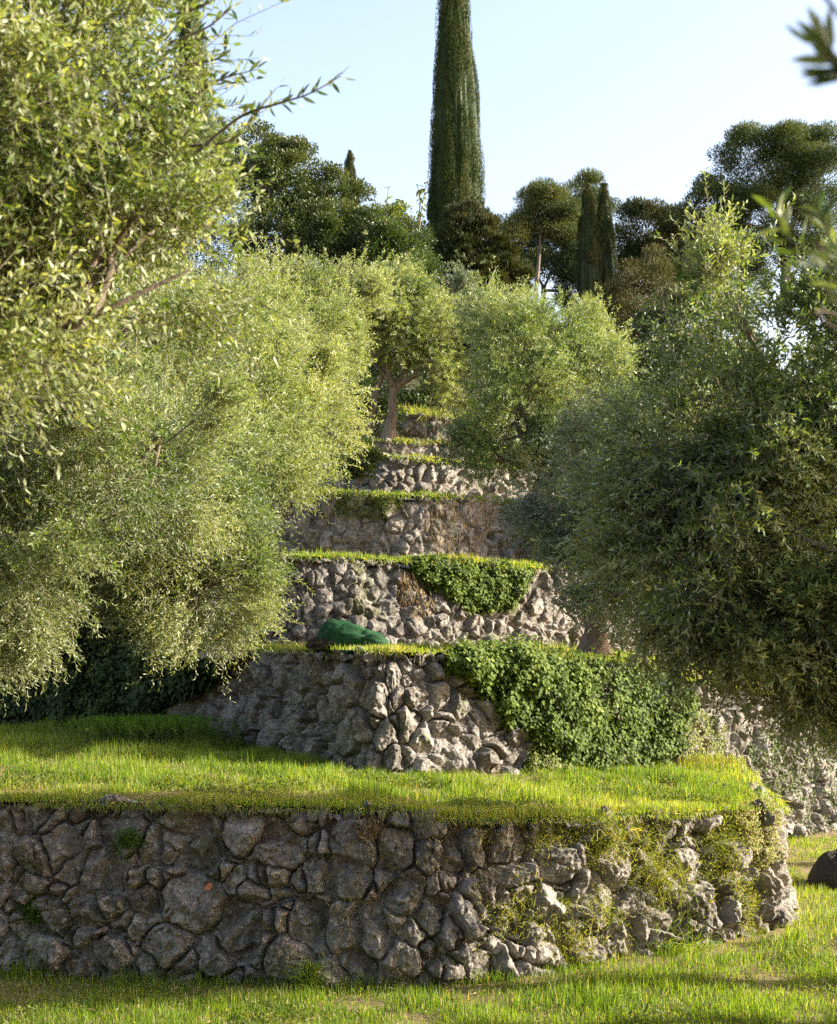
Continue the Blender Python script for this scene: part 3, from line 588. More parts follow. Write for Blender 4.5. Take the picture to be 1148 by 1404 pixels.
def arc_limb(cb, tb, rng):
    C = catmull(np.array([at(1082, 700, 8.55), at(1088, 722, 8.5), at(1108, 742, 8.5), at(1150, 758, 8.6), at(1210, 775, 9)]), 8); tb.tube(C, np.linspace(.012, .03, len(C)), 7, 0, .5, .15, 2)
    # out of focus shoots close to the lens
    for pts, nl, r in (([at(1235, 20, 1.5), at(1190, 80, 1.5), at(1160, 95, 1.5), at(1128, 62, 1.5)], 7, .0015),
                       ([at(1260, 420, 2.4), at(1170, 380, 2.4), at(1085, 330, 2.4), at(1066, 285, 2.4)], 6, .0015), ([at(1260, 480, 2.6), at(1200, 400, 2.6), at(1140, 330, 2.6), at(1125, 290, 2.6)], 8, .0015),
                       ([at(1260, 520, 2.3), at(1190, 440, 2.3), at(1160, 400, 2.3), at(1135, 360, 2.3)], 7, .0015)):
        st = np.array((3.1, 3.6, 2.6)) if r < .0039 or 1 else 0; C = catmull(np.vstack([st[None], np.array(pts)]), 8); tb.tube(C, np.linspace(r * 2, .0015, len(C)), 5)
        idx = (np.linspace(.62, 1, nl) * (len(C) - 1)).astype(int); T = unit(np.gradient(C, axis=0))[idx]
        for s in (-1, 1):
            d = unit(T * .8 + s * np.array((.6, .1, .4)) * (.4 + .7 * rng.random((nl, 1))) + .25 * rng.normal(size=(nl, 3)))
            cb.leaves(C[idx], d, rdir(rng, nl), .045 + .012 * rng.random(nl), .013, 'lance', 0, np.clip(.4 + .2 * rng.normal(size=nl), 0, 1), -.15)
olive((3.1, 3.6, .02), [S(1500, 2300, -500, 300, 3.6, .6), S(1500, 2200, 200, 800, 3.4, .5)], 900, .055, .014, 116,
      'blurred olive shoots hanging in at the right edge very close to the lens', 'olive', .26, 12, 'lance', 30, .1, .6, sig=.15, tone=.4, extra=arc_limb)
# trees outside the right of the frame whose shade falls on the left of the foreground wall
olive((7.6, 12.35, 0), [((7.6, 12.6, 5.3), (1.2, .75, 1.2)), ((6.6, 12.6, 5.3), (1.0, .6, 1.0))], 7000, .075, .022, 120, 'olive tree on the grass to the right, beyond the picture edge', stems=False, trunk=.26, clumps=50, sig=.22)
for x, y, z0, cz, rr, l in ((8.6, 9.4, 0, 5.0, (1.6, 1.4, 1.7), 'shading the huge dark olive from the right'), (9.8, 26.5, 4.2, 8.3, (1.7, 1.6, 1.7), 'growing far right on the fourth terrace'),
                            (9.4, 18.9, 1.5, 7.5, (1.5, 1.3, 1.2), 'growing at the far right end of the net terrace')):
    olive((x, y, z0), [((x, y, cz), rr)], 5200, .075, .022, int(150 + y), 'olive tree beyond the right edge, ' + l, stems=False, clumps=40, sig=.3)
# unseen olives added behind the viewer to cut sky fill on the walls
gt = olive((-8.5, 1.5, 0), [((-8.5, 1.5, 4.6), (3.0, 2.4, 3.2))], 9000, .12, .036, 160, 'unseen olive tree added behind the viewer to cut sky fill, nearest the left wall end', stems=False, clumps=60, sig=.45, twL=.5, trunk=.3)
for x, y, k, l in ((-2.5, -5.5, 1.15, 'straight behind the viewer'), (4.5, -5.0, 1.25, 'behind the viewer and to the right'), (10.5, .5, 1.1, 'far right beside the viewer')):
    t2 = gt.copy(); col.objects.link(t2); t2.location = (x, y, 0); t2.scale = (k, k, k); t2.rotation_euler = (0, 0, x); t2['label'] = 'unseen olive tree added to cut sky fill, ' + l
    for ch in gt.children:
        c2 = ch.copy(); col.objects.link(c2); c2.parent = t2
# ------------------------------------------------------------------ wooded crest
def cypress(label, base, H, rmax, n, seed, mat='cypress', tip=.16, low=.8, leafL=.10, leafW=.035, spind=90, group=None, lean=0.):
    rng = np.random.default_rng(seed); base = np.asarray(base, float); root = empty('cypress_tree', base, label, 'cypress', group)
    def rad(t): return rmax * np.interp(t, [0, .08, .3, .52, .77, .92, 1], [low * .7, low, 1, .80, .50, .28, .03])
    tb = MB(); t = np.linspace(0, .96, 14); tb.tube(np.c_[base[0] + lean * t * H, base[1] + 0 * t, base[2] + t * H - .1], .16 * rmax * (1 - t) + .02, 8)
    tb.build('trunk', M['olive_bark'], root)
    cb = MB()
    # darker solid core for the inner foliage, added to block light, lumpy and furrowed
    nt_, na = 90, 56; T, A = np.meshgrid(np.linspace(0.02, .985, nt_), np.linspace(0, 2 * math.pi, na, endpoint=False), indexing='ij')
    q = np.stack([np.cos(A) * 3.2, np.sin(A) * 3.2, T * H * .28], -1).reshape(-1, 3); f = (fbm(q, 4, seed) ).reshape(T.shape); fr = np.abs(fbm(q * np.array((1.9, 1.9, .35)), 2, seed + 3)).reshape(T.shape) * 1.6
    Rr = rad(T) * (.68 + .14 * f + .36 * fr)
    V = np.stack([base[0] + lean * T * H + Rr * np.cos(A), base[1] + Rr * np.sin(A), base[2] + T * H], -1); idx = np.arange(nt_ * na).reshape(nt_, na); j = np.roll(idx, -1, 1)
    cb.add(V.reshape(-1, 3), np.stack([idx[:-1], j[:-1], j[1:], idx[1:]], -1).reshape(-1, 4), 0, .3, True)
    # upright spindle sprays
    h0 = rng.random(spind) ** .9 * .95; a0 = rng.uniform(0, 6.28, spind); ln = H * (.10 + .14 * rng.random(spind)); sr = rmax * (.15 + .14 * rng.random(spind)); tn = np.clip(.5 + .18 * rng.normal(size=spind), 0, 1)
    k = rng.integers(0, spind, int(n * .82)); s = rng.random(len(k)); hh = np.clip(h0[k] + (s - .3) * ln[k] / H, 0.01, 1); th = rng.uniform(0, 6.28, len(k))
    rr = sr[k] * np.sin(np.clip(s, .02, 1) ** .7 * math.pi) ** .6; R0 = np.maximum(rad(hh) - sr[k] * .35, .02) 
    P1_ = np.c_[base[0] + lean * hh * H + R0 * np.cos(a0[k]) + rr * np.cos(th), base[1] + R0 * np.sin(a0[k]) + rr * np.sin(th), base[2] + hh * H]
    m = n - len(k); hh2 = rng.random(m); a2 = rng.uniform(0, 6.28, m); R2 = rad(hh2) * (.78 + .26 * rng.random(m)); P2_ = np.c_[base[0] + lean * hh2 * H + R2 * np.cos(a2), base[1] + R2 * np.sin(a2), base[2] + hh2 * H]
    P = np.r_[P1_, P2_]; O = np.r_[np.c_[np.cos(th), np.sin(th), 0 * th], np.c_[np.cos(a2), np.sin(a2), 0 * a2]]
    D = unit(O * .55 + np.array((0, 0, 1.1)) + .22 * rdir(rng, n)); rv = np.clip(np.r_[tn[k], np.full(m, .4)] + .10 * rng.normal(size=n), 0, 1)
    cb.leaves(P, D, unit(O + .22 * rdir(rng, n)), leafL * (.6 + .8 * rng.random(n)), leafW, 'diamond', 0, rv)
    cb.build('crown', M[mat], root); return root
def zb(u, v, d): return at(u, v, d)
cypress('very tall cypress rising out of the top of the picture', zb(630, 430, 58), 16.6, 1.04, 120000, 201, lean=-.018, spind=110, leafL=.10, leafW=.03)
cypress('stubby cypress pressed against the lower left side of the very tall cypress', zb(601, 420, 59), 7.0, .52, 16000, 202, 'cypress_dark', spind=40)
cypress('small dark cypress tip peeping over the evergreen oak', zb(480, 340, 68), 4.6, .48, 9000, 203, 'cypress_dark', spind=24)
cypress('slim dark cypress, taller one of the pair beside the pines', zb(828, 445, 62), 6.05, .60, 14000, 204, 'cypress_dark', spind=40, tip=.3)
cypress('slim dark cypress, lower and left one of the pair beside the pines', zb(806, 445, 61), 5.95, .58, 14000, 205, 'cypress_dark', spind=40)
cypress('shaggy dark cypress standing up behind the nearest olive tree', zb(262, 330, 30), 6.6, .42, 16000, 206, 'cypress', spind=60, leafL=.07, leafW=.02)
tree('juniper_shrub', 'dark wide shrub with ragged upswept sprays at the foot of the tall cypress', 'shrub', zb(640, 440, 55), [S(572, 718, 335, 445, 54, 1.8), S(588, 700, 298, 400, 54, 1.4), S(610, 680, 283, 330, 54, .8), S(660, 726, 352, 425, 53.5, 1.0)], 52000, .20, .045, 'cypress_dark', 210,
     clumps=170, sig=.17, up=.5, tone=.5, trunk=.14, flat=.45, amp=.3, csh=.85, rand=.45)
PN = dict(clumps=52, sig=.36, up=.5, flat=.55, bark='pine_bark', csh=.96, amp=.6, shell=.5)
tree('pine_tree', 'pine with a bare pale leaning trunk and a rounded golden crown', 'pine tree', at(731, 425, 64), [S(716, 748, 284, 320, 64, .6), S(738, 790, 266, 296, 64, .7), S(756, 790, 294, 322, 64, .5), S(724, 760, 258, 282, 64, .5), S(690, 722, 304, 350, 64, .6), S(722, 770, 300, 316, 64, .5)], 36000, .15, .032, 'pine', 211, tone=.7, trunk=.10, fork=.85, lean=(.35, 0), **PN)
tree('pine_tree', 'taller olive-green pine crown behind the bare-trunked pine', 'pine tree', at(800, 440, 70), [S(752, 830, 246, 320, 70, 1.5), S(770, 835, 290, 380, 70, 1.5)], 44000, .18, .036, 'pine', 212, tone=.5, trunk=.2, **PN)
tree('pine_tree', 'dark low pine crown left of the slim cypress pair', 'pine tree', at(745, 440, 72), [S(688, 750, 305, 368, 72, 1.3), S(720, 800, 318, 368, 72, 1.4), S(770, 830, 350, 440, 72, 1.2)], 44000, .18, .036, 'cypress_dark', 213, tone=.45, trunk=.15, **PN)
tree('pine_tree', 'broad dark pine right of the slim cypress pair', 'pine tree', at(890, 450, 66), [S(838, 935, 282, 370, 66, 1.7), S(900, 985, 285, 380, 66, 1.7), S(850, 960, 350, 440, 65, 1.6)], 75000, .17, .036, 'cypress_dark', 214, tone=.62, trunk=.2, **{**PN, 'csh': .78, 'clumps': 80, 'amp': .4})
tree('pine_tree', 'large domed pine at the upper right with brownish tufted clumps', 'pine tree', at(1075, 420, 60), [S(985, 1125, 178, 270, 60, 1.9), S(1070, 1190, 185, 300, 60, 1.9), S(935, 1020, 245, 330, 60, 1.3), S(985, 1160, 260, 360, 60, 1.9), S(1045, 1130, 172, 215, 60, 1.0)], 110000, .16, .034, 'pine', 215, tone=.42, trunk=.25, **{**PN, 'clumps': 130, 'csh': .84, 'amp': .45})
tree('evergreen_shrub', 'loose brownish evergreen shrub between the pine and the slim cypress pair', 'shrub', at(870, 470, 52), [S(830, 930, 350, 470, 52, 1.4), S(780, 860, 400, 480, 52, 1.2), S(880, 960, 400, 500, 50, 1.2)], 26000, .13, .035, 'cypress_dark', 216, tone=.75, trunk=.1, clumps=120, sig=.22, csh=.85, bark='pine_bark')
tree('holm_oak', 'rounded evergreen oak with yellowish lit crown on the left skyline', 'oak tree', at(395, 400, 50), [S(330, 455, 200, 310, 50, 1.7), S(300, 400, 178, 260, 50, 1.4), S(400, 500, 235, 350, 50, 1.4), S(320, 490, 270, 390, 49, 1.7), S(440, 580, 300, 400, 51, 1.4)], 110000, .10, .055, 'oak', 217, tone=.45, trunk=.2, kind='diamond', clumps=160, sig=.26)
tree('holm_oak', 'dark evergreen oak behind the nearest olive, left of the skyline oak', 'oak tree', at(250, 400, 47), [S(180, 330, 150, 300, 47, 1.7), S(200, 350, 250, 380, 47, 1.7), S(60, 220, 200, 380, 47, 2)], 38000, .09, .05, 'oak', 218, tone=.35, trunk=.2, clumps=130, sig=.28)
tree('leafy_bush', 'dark green leafy bush left of the tall cypress foot', 'bush', at(530, 420, 52), [S(480, 565, 300, 420, 49, 1.4), S(530, 600, 320, 430, 49, 1.2), S(470, 540, 285, 370, 49, 1.0)], 34000, .09, .05, 'broad', 219, tone=.25, trunk=.1, kind='diamond', clumps=130, sig=.2)
tree('leafy_bush', 'fresh green bush lit by the sun left of the tall cypress', 'bush', at(530, 380, 54), [S(500, 565, 285, 350, 54, .9), S(545, 590, 295, 360, 54, .7)], 9000, .13, .06, 'broad', 220, tone=.65, trunk=.06, kind='diamond', clumps=60, sig=.18)
def sapling(label, base, stems_, seed, leaf=.24, mat='broad'):
    rng = np.random.default_rng(seed); root = empty('sapling', base, label, 'sapling'); tb = MB(); cb = MB()
    for pts, nl in stems_:
        C = catmull(np.array(pts), 8); tb.tube(C, np.linspace(.035, .012, len(C)), 5); idx = (np.linspace(.35, 1, nl) * (len(C) - 1)).astype(int)
        idx = np.repeat(idx, 3); d = unit(np.array((0, 0, -.15)) + rdir(rng, len(idx))); cb.leaves(C[idx], d, unit(np.array((0, 0, 1.)) + .5 * rdir(rng, len(idx))), leaf * (.6 + .6 * rng.random(len(idx))), leaf * .4, 'round', 0, np.clip(.7 + .2 * rng.normal(size=len(idx)), 0, 1), -.3)
    tb.build('trunk', M['twig'], root); cb.build('foliage', M[mat], root)
sapling('thin bare sapling with a few bright yellow-green leaves before the tall cypress', at(572, 400, 50), [([at(572, 400, 50), at(571, 330, 50), at(576, 280, 50), at(573, 255, 50)], 9), ([at(572, 340, 50), at(578, 290, 50), at(585, 250, 50)], 7)], 31, .22)
sapling('thin plant with drooping leaves standing out against the sky left of the cypress', at(520, 360, 52), [([at(520, 360, 52), at(518, 300, 52), at(512, 262, 52)], 6), ([at(522, 350, 52), at(528, 300, 52), at(533, 258, 52)], 6), ([at(530, 350, 52), at(545, 300, 52), at(550, 275, 52)], 5)], 32, .30)
tree('leafy_bush', 'dark bush in the gap left of the central olive trunk', 'bush', at(500, 600, 38.5), [S(478, 545, 545, 605, 38.5, .9), S(460, 510, 510, 600, 39, .8)], 9000, .08, .04, 'broad', 222, tone=.2, trunk=.05, kind='diamond', clumps=60, sig=.16)
tree('leafy_bush', 'dark thicket on the slope right behind the central olive trunk', 'bush', at(570, 570, 42), [S(480, 600, 490, 572, 42, .6), S(580, 700, 490, 575, 42.2, .6), S(540, 660, 535, 575, 41.5, .4)], 20000, .09, .045, 'broad', 228, tone=.2, trunk=.05, kind='diamond', clumps=80, sig=.2)
tree('leafy_bush', 'dark shrub mass on the net terrace behind the left olives', 'bush', at(60, 888, 21.2), [S(-120, 60, 740, 900, 21.2, .9), S(20, 150, 760, 895, 21, .8), S(110, 190, 800, 895, 21, .5)], 26000, .06, .035, 'oak', 229, tone=.3, trunk=.06, clumps=110, sig=.16)
tree('leafy_bush', 'small round bush at the left end of the fifth wall', 'bush', at(492, 650, 27.6), [S(470, 516, 600, 655, 27.6, .4)], 4500, .06, .035, 'broad', 223, tone=.45, trunk=.04, kind='diamond', clumps=30, sig=.1)
tree('dense_tree', 'dense dark green tree filling the skyline between the slim cypress pair and the domed pine', 'tree', at(930, 460, 68), [S(850, 960, 300, 450, 68, 2), S(930, 1060, 300, 450, 68, 2), S(790, 900, 330, 450, 68, 1.5), S(700, 800, 345, 385, 70, 1.5)], 60000, .12, .06, 'oak', 230, tone=.3, trunk=.2, clumps=130, sig=.3)
tree('dense_tree', 'dark dense tree closing the wood above the top wall', 'tree', at(560, 500, 50), [S(480, 700, 400, 520, 50, 1.6), S(440, 560, 400, 560, 48, 1.5)], 36000, .10, .055, 'oak', 224, tone=.25, trunk=.15, clumps=120, sig=.26)
tree('dense_tree', 'dark dense tree above the right ends of the upper walls', 'tree', at(830, 520, 50), [S(740, 900, 440, 560, 50, 1.6), S(860, 1040, 400, 560, 50, 1.8)], 36000, .10, .055, 'oak', 225, tone=.25, trunk=.15, clumps=120, sig=.28)
tree('dense_tree', 'dark dense tree on the slope behind the left olives', 'tree', at(150, 560, 42), [S(20, 220, 380, 560, 42, 2), S(180, 330, 360, 560, 42, 1.8), S(-160, 60, 300, 560, 42, 2.2)], 36000, .10, .055, 'oak', 226, tone=.25, trunk=.15, clumps=120, sig=.3)

# ------------------------------------------------------------------ creepers and weeds on the walls
def ivy(label, surf, fn, n, leaf, seed, mat='ivy', cat='ivy', name='ivy_mat', thick=.22, kind='round', hang=.15, tone=.5, stems=60, wid=.62):
    """fn(rng,n) -> arc, height fraction, depth 0..1"""
    rng = np.random.default_rng(seed); a, t, dpt = fn(rng, n); P, N = surf(a, t); q = np.c_[a * 2.4, t * 3.2, 0 * a]
    lump = fbm(q, 3, seed); th = thick * dpt * (.55 + .8 * lump + .25)
    P = P + N * np.maximum(th, .02)[:, None] * (.35 + .75 * rng.random((len(a), 1))) + .02 * rng.normal(size=P.shape)
    D = unit(N * .35 + np.array((0, 0, -hang)) + .8 * rdir(rng, len(a))); NN = unit(N + np.array((0, 0, .5)) + .6 * rdir(rng, len(a)))
    D = unit(D - NN * (D * NN).sum(1, keepdims=True) * .8)
    c = P.mean(0); mb = MB(); mb.leaves(P, D, NN, leaf * (.55 + .7 * rng.random(len(a))), leaf * wid, kind, 0, np.clip(tone + .3 * lump + .17 * rng.normal(size=len(a)), 0, 1), -.2)
    if stems:
        k = rng.integers(0, len(a) - 1, stems); P0, N0 = surf(a[k], t[k]); A = P0 + N0 * .02; B = A + np.array((0, 0, .15)) + .1 * rng.normal(size=A.shape); C = P[k]
        mb.stems(A, (A + C) / 2, C, .004, 1)
    o = mb.build(name, [M[mat], M['twig']], None, c); tag(o, label, cat); return o
def px_region(path, poly_u, poly_t0, poly_t1, soft=.12):
    """region on a wall between two height-fraction curves given by photo column"""
    u = path.C[:, 0] / path.C[:, 1] * F + CU
    def fn(rng, n):
        au = rng.uniform(poly_u[0], poly_u[-1], n); mono = np.maximum.accumulate(u); a = np.interp(au, mono, path.S)
        lo = np.interp(au, poly_u, poly_t0) + soft * fbm(np.c_[au / 22., 0 * au, 0 * au], 3, 2); hi = np.interp(au, poly_u, poly_t1) + soft * .5 * fbm(np.c_[au / 18., 0 * au + 5, 0 * au], 3, 2)
        t = lo + (hi - lo) * rng.random(n); e = np.minimum((t - lo), (hi - t)) / np.maximum(hi - lo, .02); eu = np.minimum(au - poly_u[0], poly_u[-1] - au) / 30
        k = (rng.random(n) < np.clip(.35 + e * 6, 0, 1)) & (hi > lo)
        return a[k], np.clip(t[k], 0, 1.25), np.clip(.4 + e[k] * 3, 0, 1) * np.clip(.4 + eu[k], 0, 1)
    return fn
ivy('big lush green ivy mat draped over the right half of the second wall', surf2, px_region(P2, [630, 660, 700, 740, 780, 860, 905, 935, 955], [.93, .82, .55, .35, .12, .02, .02, .30, .75], [1.0, 1.03, 1.05, 1.06, 1.06, 1.06, 1.05, 1.03, .95]), 17000, .07, 301, thick=.30, tone=.45)
ivy('green creeper hanging from the middle of the third wall top', surf3, px_region(P3, [575, 600, 640, 680, 710, 740], [.95, .80, .58, .50, .62, .88], [1.04, 1.06, 1.08, 1.06, 1.0, .95]), 5200, .065, 302, thick=.20)
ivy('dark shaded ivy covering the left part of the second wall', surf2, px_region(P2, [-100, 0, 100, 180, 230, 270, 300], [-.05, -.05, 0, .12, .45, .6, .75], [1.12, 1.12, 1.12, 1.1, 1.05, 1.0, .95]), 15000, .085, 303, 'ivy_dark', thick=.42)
ivy('pale green plant trailing down the sunlit stones right of the big ivy mat', surf2, px_region(P2, [915, 950, 975, 1000, 1010], [.5, .3, .2, .25, .5], [.9, .9, .8, .7, .6]), 2000, .045, 304, 'weed', 'creeper', 'creeper', .12, tone=.45)
ivy('dark creeper over the far right end of the second wall', surf2, px_region(P2, [1040, 1080, 1120, 1200, 1280], [.35, .1, .0, .0, .0], [.55, .8, .95, 1.0, 1.05]), 3200, .05, 305, 'ivy', 'creeper', 'creeper', .1, tone=.3)
ivy('low yellow-green bush of small leaves at the foot of the big ivy mat', surf2, px_region(P2, [720, 745, 775, 800], [-.05, -.05, -.05, -.05], [.15, .38, .30, .05]), 2600, .045, 306, 'weed', 'shrub', 'low_shrub', .3, tone=.5)
ivy('rusty dry plant clinging beside the creeper on the third wall', surf3, px_region(P3, [555, 575, 600, 610], [.7, .45, .6, .8], [.95, 1.0, 1.0, .95]), 520, .10, 307, 'dry', 'dry plant', 'dry_plant', .12, kind='diamond', hang=1.6, wid=.12)
ivy('patch of dead brown stems on the right of the fourth wall', surf4, px_region(P4, [590, 620, 650, 690], [.6, .35, .4, .75], [.95, 1.0, 1.0, .98]), 520, .13, 308, 'dry', 'dry plant', 'dry_plant', .12, kind='diamond', hang=1.8, wid=.09)
ivy('mossy green cushion hanging over the left of the fourth wall', surf4, px_region(P4, [455, 480, 520, 550], [.85, .65, .65, .9], [1.08, 1.08, 1.06, 1.0]), 1500, .04, 309, 'weed', 'moss cushion', 'moss_cushion', .08, tone=.35)
ivy('pale speckled creeper covering the corner of the lowest wall', surf1, px_region(P1, [1030, 1050, 1078, 1088], [.80, .62, .60, .72], [1.1, 1.12, 1.12, 1.05]), 3600, .030, 310, 'weed', 'creeper', 'creeper', .10, tone=.7)
def tuft(label, P0, n, h, spread, seed, broad=0, mat='weed', dirn=(0, -.3, .8), name='weed_tuft', tone=.45, w=.007, cat='weed', leaf=.035):
    rng = np.random.default_rng(seed); P0 = np.asarray(P0, float); mb = MB(); P = P0 + rng.normal(0, 1, (n, 3)) * np.array(spread)
    D = unit(np.array(dirn) + .75 * rdir(rng, n)); L = h * (.35 + .8 * rng.random(n)); mid = P + D * L[:, None] * .55; side = unit(np.cross(D, rdir(rng, n))); g = np.array((0, 0, -1.)); tipv = mid + unit(D + g * .7) * L[:, None] * .5
    ww = w * (.6 + .8 * rng.random((n, 1))); V = np.stack([P - side * ww * .5, P + side * ww * .5, mid + side * ww * .4, mid - side * ww * .4], 1).reshape(-1, 3)
    i = np.arange(n)[:, None] * 4 + np.arange(4)[None]; rv = np.clip(tone + .2 * rng.normal(size=n), 0, 1); mb.add(V, i, 0, rv)
    mb.add(np.stack([mid - side * ww * .4, mid + side * ww * .4, tipv], 1).reshape(-1, 3), np.arange(n * 3).reshape(-1, 3), 0, rv)
    if broad:
        Q = P0 + rng.normal(0, 1, (broad, 3)) * np.array(spread) * 1.2 + np.array(dirn) * h * .35 * rng.random((broad, 1)); mb.leaves(Q, unit(np.array(dirn) + rdir(rng, broad)), rdir(rng, broad), leaf * (.5 + .8 * rng.random(broad)), leaf * .5, 'round', 0, np.clip(tone + .22 * rng.normal(size=broad), 0, 1), -.2)
    o = mb.build(name, M[mat], None, P0); tag(o, label, cat); return o
def on1(u, t):
    uu = np.maximum.accumulate(P1.C[:, 0] / P1.C[:, 1] * F + CU); a = np.interp([u], uu, P1.S); p, n = surf1(a, np.array([t])); return p[0] + n[0] * .02
tuft('spreading yellow-green weed with long blades in the middle of the sunlit wall half', on1(905, .55), 520, .38, (.26, .07, .16), 401, 500, leaf=.03, tone=.55, w=.006)
lip(P7, 9000, .22, .02, 47, 'tall dark grass along the topmost wall', .3, thick=1.2)
lip(P1, 9000, .12, .008, 48, 'grass over the side return of the lowest wall', .1, c1end - .3, P1.len, .9)
def crack_weeds(n, lo, hi, seed, label):
    rng = np.random.default_rng(seed); a = rng.uniform(lo, hi, n); t = .02 + .98 * rng.random(n); k = rng.random(n) < np.clip(1.6 * fbm(np.c_[a * 2.6, t * 4.5, 0 * a], 3, seed) - .05 + .25 * t, .01, 1)
    a, t = a[k], t[k]; P, N = surf1(a, t); m = len(a); mb = MB(); P = P + N * .01
    D = unit(N * .6 + np.array((0, 0, .5)) + .8 * rdir(rng, m)); mb.leaves(P, D, rdir(rng, m), .03 + .09 * rng.random(m) ** 2, .007, 'diamond', 0, np.clip(.55 + .25 * rng.normal(size=m), 0, 1), -.4)
    k = rng.random(m) < .7; mb.leaves(P[k] + N[k] * .04 * rng.random((k.sum(), 1)) + .03 * rng.normal(size=(k.sum(), 3)), unit(N[k] + rdir(rng, k.sum())), rdir(rng, k.sum()), .022 * (.5 + rng.random(k.sum())), .012, 'round', 0, np.clip(.5 + .25 * rng.normal(size=k.sum()), 0, 1), -.2)
    tag(mb.build('weeds', M['weed']), label, None, None, 'stuff')
_u = np.maximum.accumulate(P1.C[:, 0] / P1.C[:, 1] * F + CU)
crack_weeds(34000, np.interp(660, _u, P1.S), np.interp(1060, _u, P1.S), 21, 'small yellow-green weeds rooted in the joints of the sunlit wall half')
crack_weeds(7000, 0.2, np.interp(650, _u, P1.S), 22, 'sparse small weeds in the joints of the shaded wall half')
tuft('tall fan of grass blades at the wall foot below the spreading weed', on1(930, .08), 260, .60, (.12, .08, .03), 402, 0, 'grass', (0, -.25, 1), 'grass_clump', cat='grass clump')
tuft('mixed weeds under the grass lip left of the white-veined creeper', on1(1000, .75), 360, .24, (.16, .05, .13), 403, 420, w=.006)
tuft('small leafy weed high in the sunlit wall, third stone from the shade line', on1(760, .85), 160, .18, (.10, .04, .08), 404, 200, tone=.6, leaf=.028)
tuft('loose weeds trailing beside the shade line of the foreground wall', on1(735, .45), 200, .20, (.09, .05, .22), 405, 240, tone=.6, leaf=.028)
tuft('straggling yellow weeds across the upper sunlit stones', on1(835, .80), 380, .20, (.26, .05, .11), 406, 420, tone=.6, leaf=.028)
tuft('pale weeds around the big tilted slab low in the sunlit wall', on1(790, .25), 300, .20, (.20, .06, .14), 407, 300, tone=.7, leaf=.026)
tuft('dark green fern cushion high in the shaded wall', on1(172, .80), 300, .10, (.05, .03, .04), 408, 420, 'feather', tone=.1, leaf=.02, cat='fern', name='fern_tuft')
tuft('green plant low at the left edge of the shaded wall', on1(35, .45), 160, .16, (.05, .04, .06), 409, 260, 'feather', tone=.5)
tuft('short weed among the round stones at the foot of the shaded wall', on1(430, .18), 220, .22, (.07, .05, .05), 410, 150, 'grass', tone=.4)
tuft('reddish dry weed near the top of the wall where its bulge begins', on1(505, .86), 150, .15, (.07, .04, .05), 411, 90, 'dry')
tuft('grass sprouting from the foot of the shaded wall near its left end', on1(110, .08), 420, .22, (.35, .06, .02), 412, 0, 'grass', (0, -.2, 1), 'grass_clump', cat='grass clump')
tuft('grass sprouting from the foot of the wall below the short weed', on1(330, .06), 520, .24, (.30, .06, .02), 413, 0, 'grass', (0, -.2, 1), 'grass_clump', cat='grass clump')
tuft('grass and weeds at the wall foot under the tilted slab', on1(820, .04), 700, .22, (.40, .12, .02), 414, 500, 'grass', (0, -.2, 1), 'grass_clump', cat='grass clump')
tuft('weeds at the foot of the wall corner', on1(1020, .04), 420, .22, (.20, .12, .02), 415, 200, 'grass', (0, -.2, 1), 'grass_clump', cat='grass clump')
b = at(215, 1002, 18.3)
fr = MB(); rg = np.random.default_rng(77)
Pq = np.c_[rg.normal(at(205, 0, 17.9)[0], .42, 900), rg.normal(17.9, .28, 900), 0 * np.arange(900) + 1.68]; tag_c = Pq.mean(0)
twig_spray(fr, rg, Pq, unit(np.array((0, -.2, 1.)) + .45 * rdir(rg, 900)), .42, 26, .05, .008, 'diamond', .25, .5, .002)
tag(fr.build('feathery_weed', [M['feather'], M['twig']], None, tag_c), 'feathery green weeds in the shade at the foot of the dark ivy', 'weed')
# taller dark blades standing up out of the terrace grass
rg = np.random.default_rng(78); q = MB(); a_ = rg.random(2600); b_ = .06 + .6 * rg.random(2600); kk = fbm(np.c_[a_ * 18, b_ * 5, 0 * a_], 3, 8) > .22; Pq = g1(a_[kk], b_[kk]); blades(q, Pq, .24, .008, rg, .35, np.clip(.25 + .15 * rg.normal(size=len(Pq)), 0, 1))
tag(q.build('grass', M['grass']), 'taller darker grass blades standing out of the terrace lawn', None, None, 'stuff')

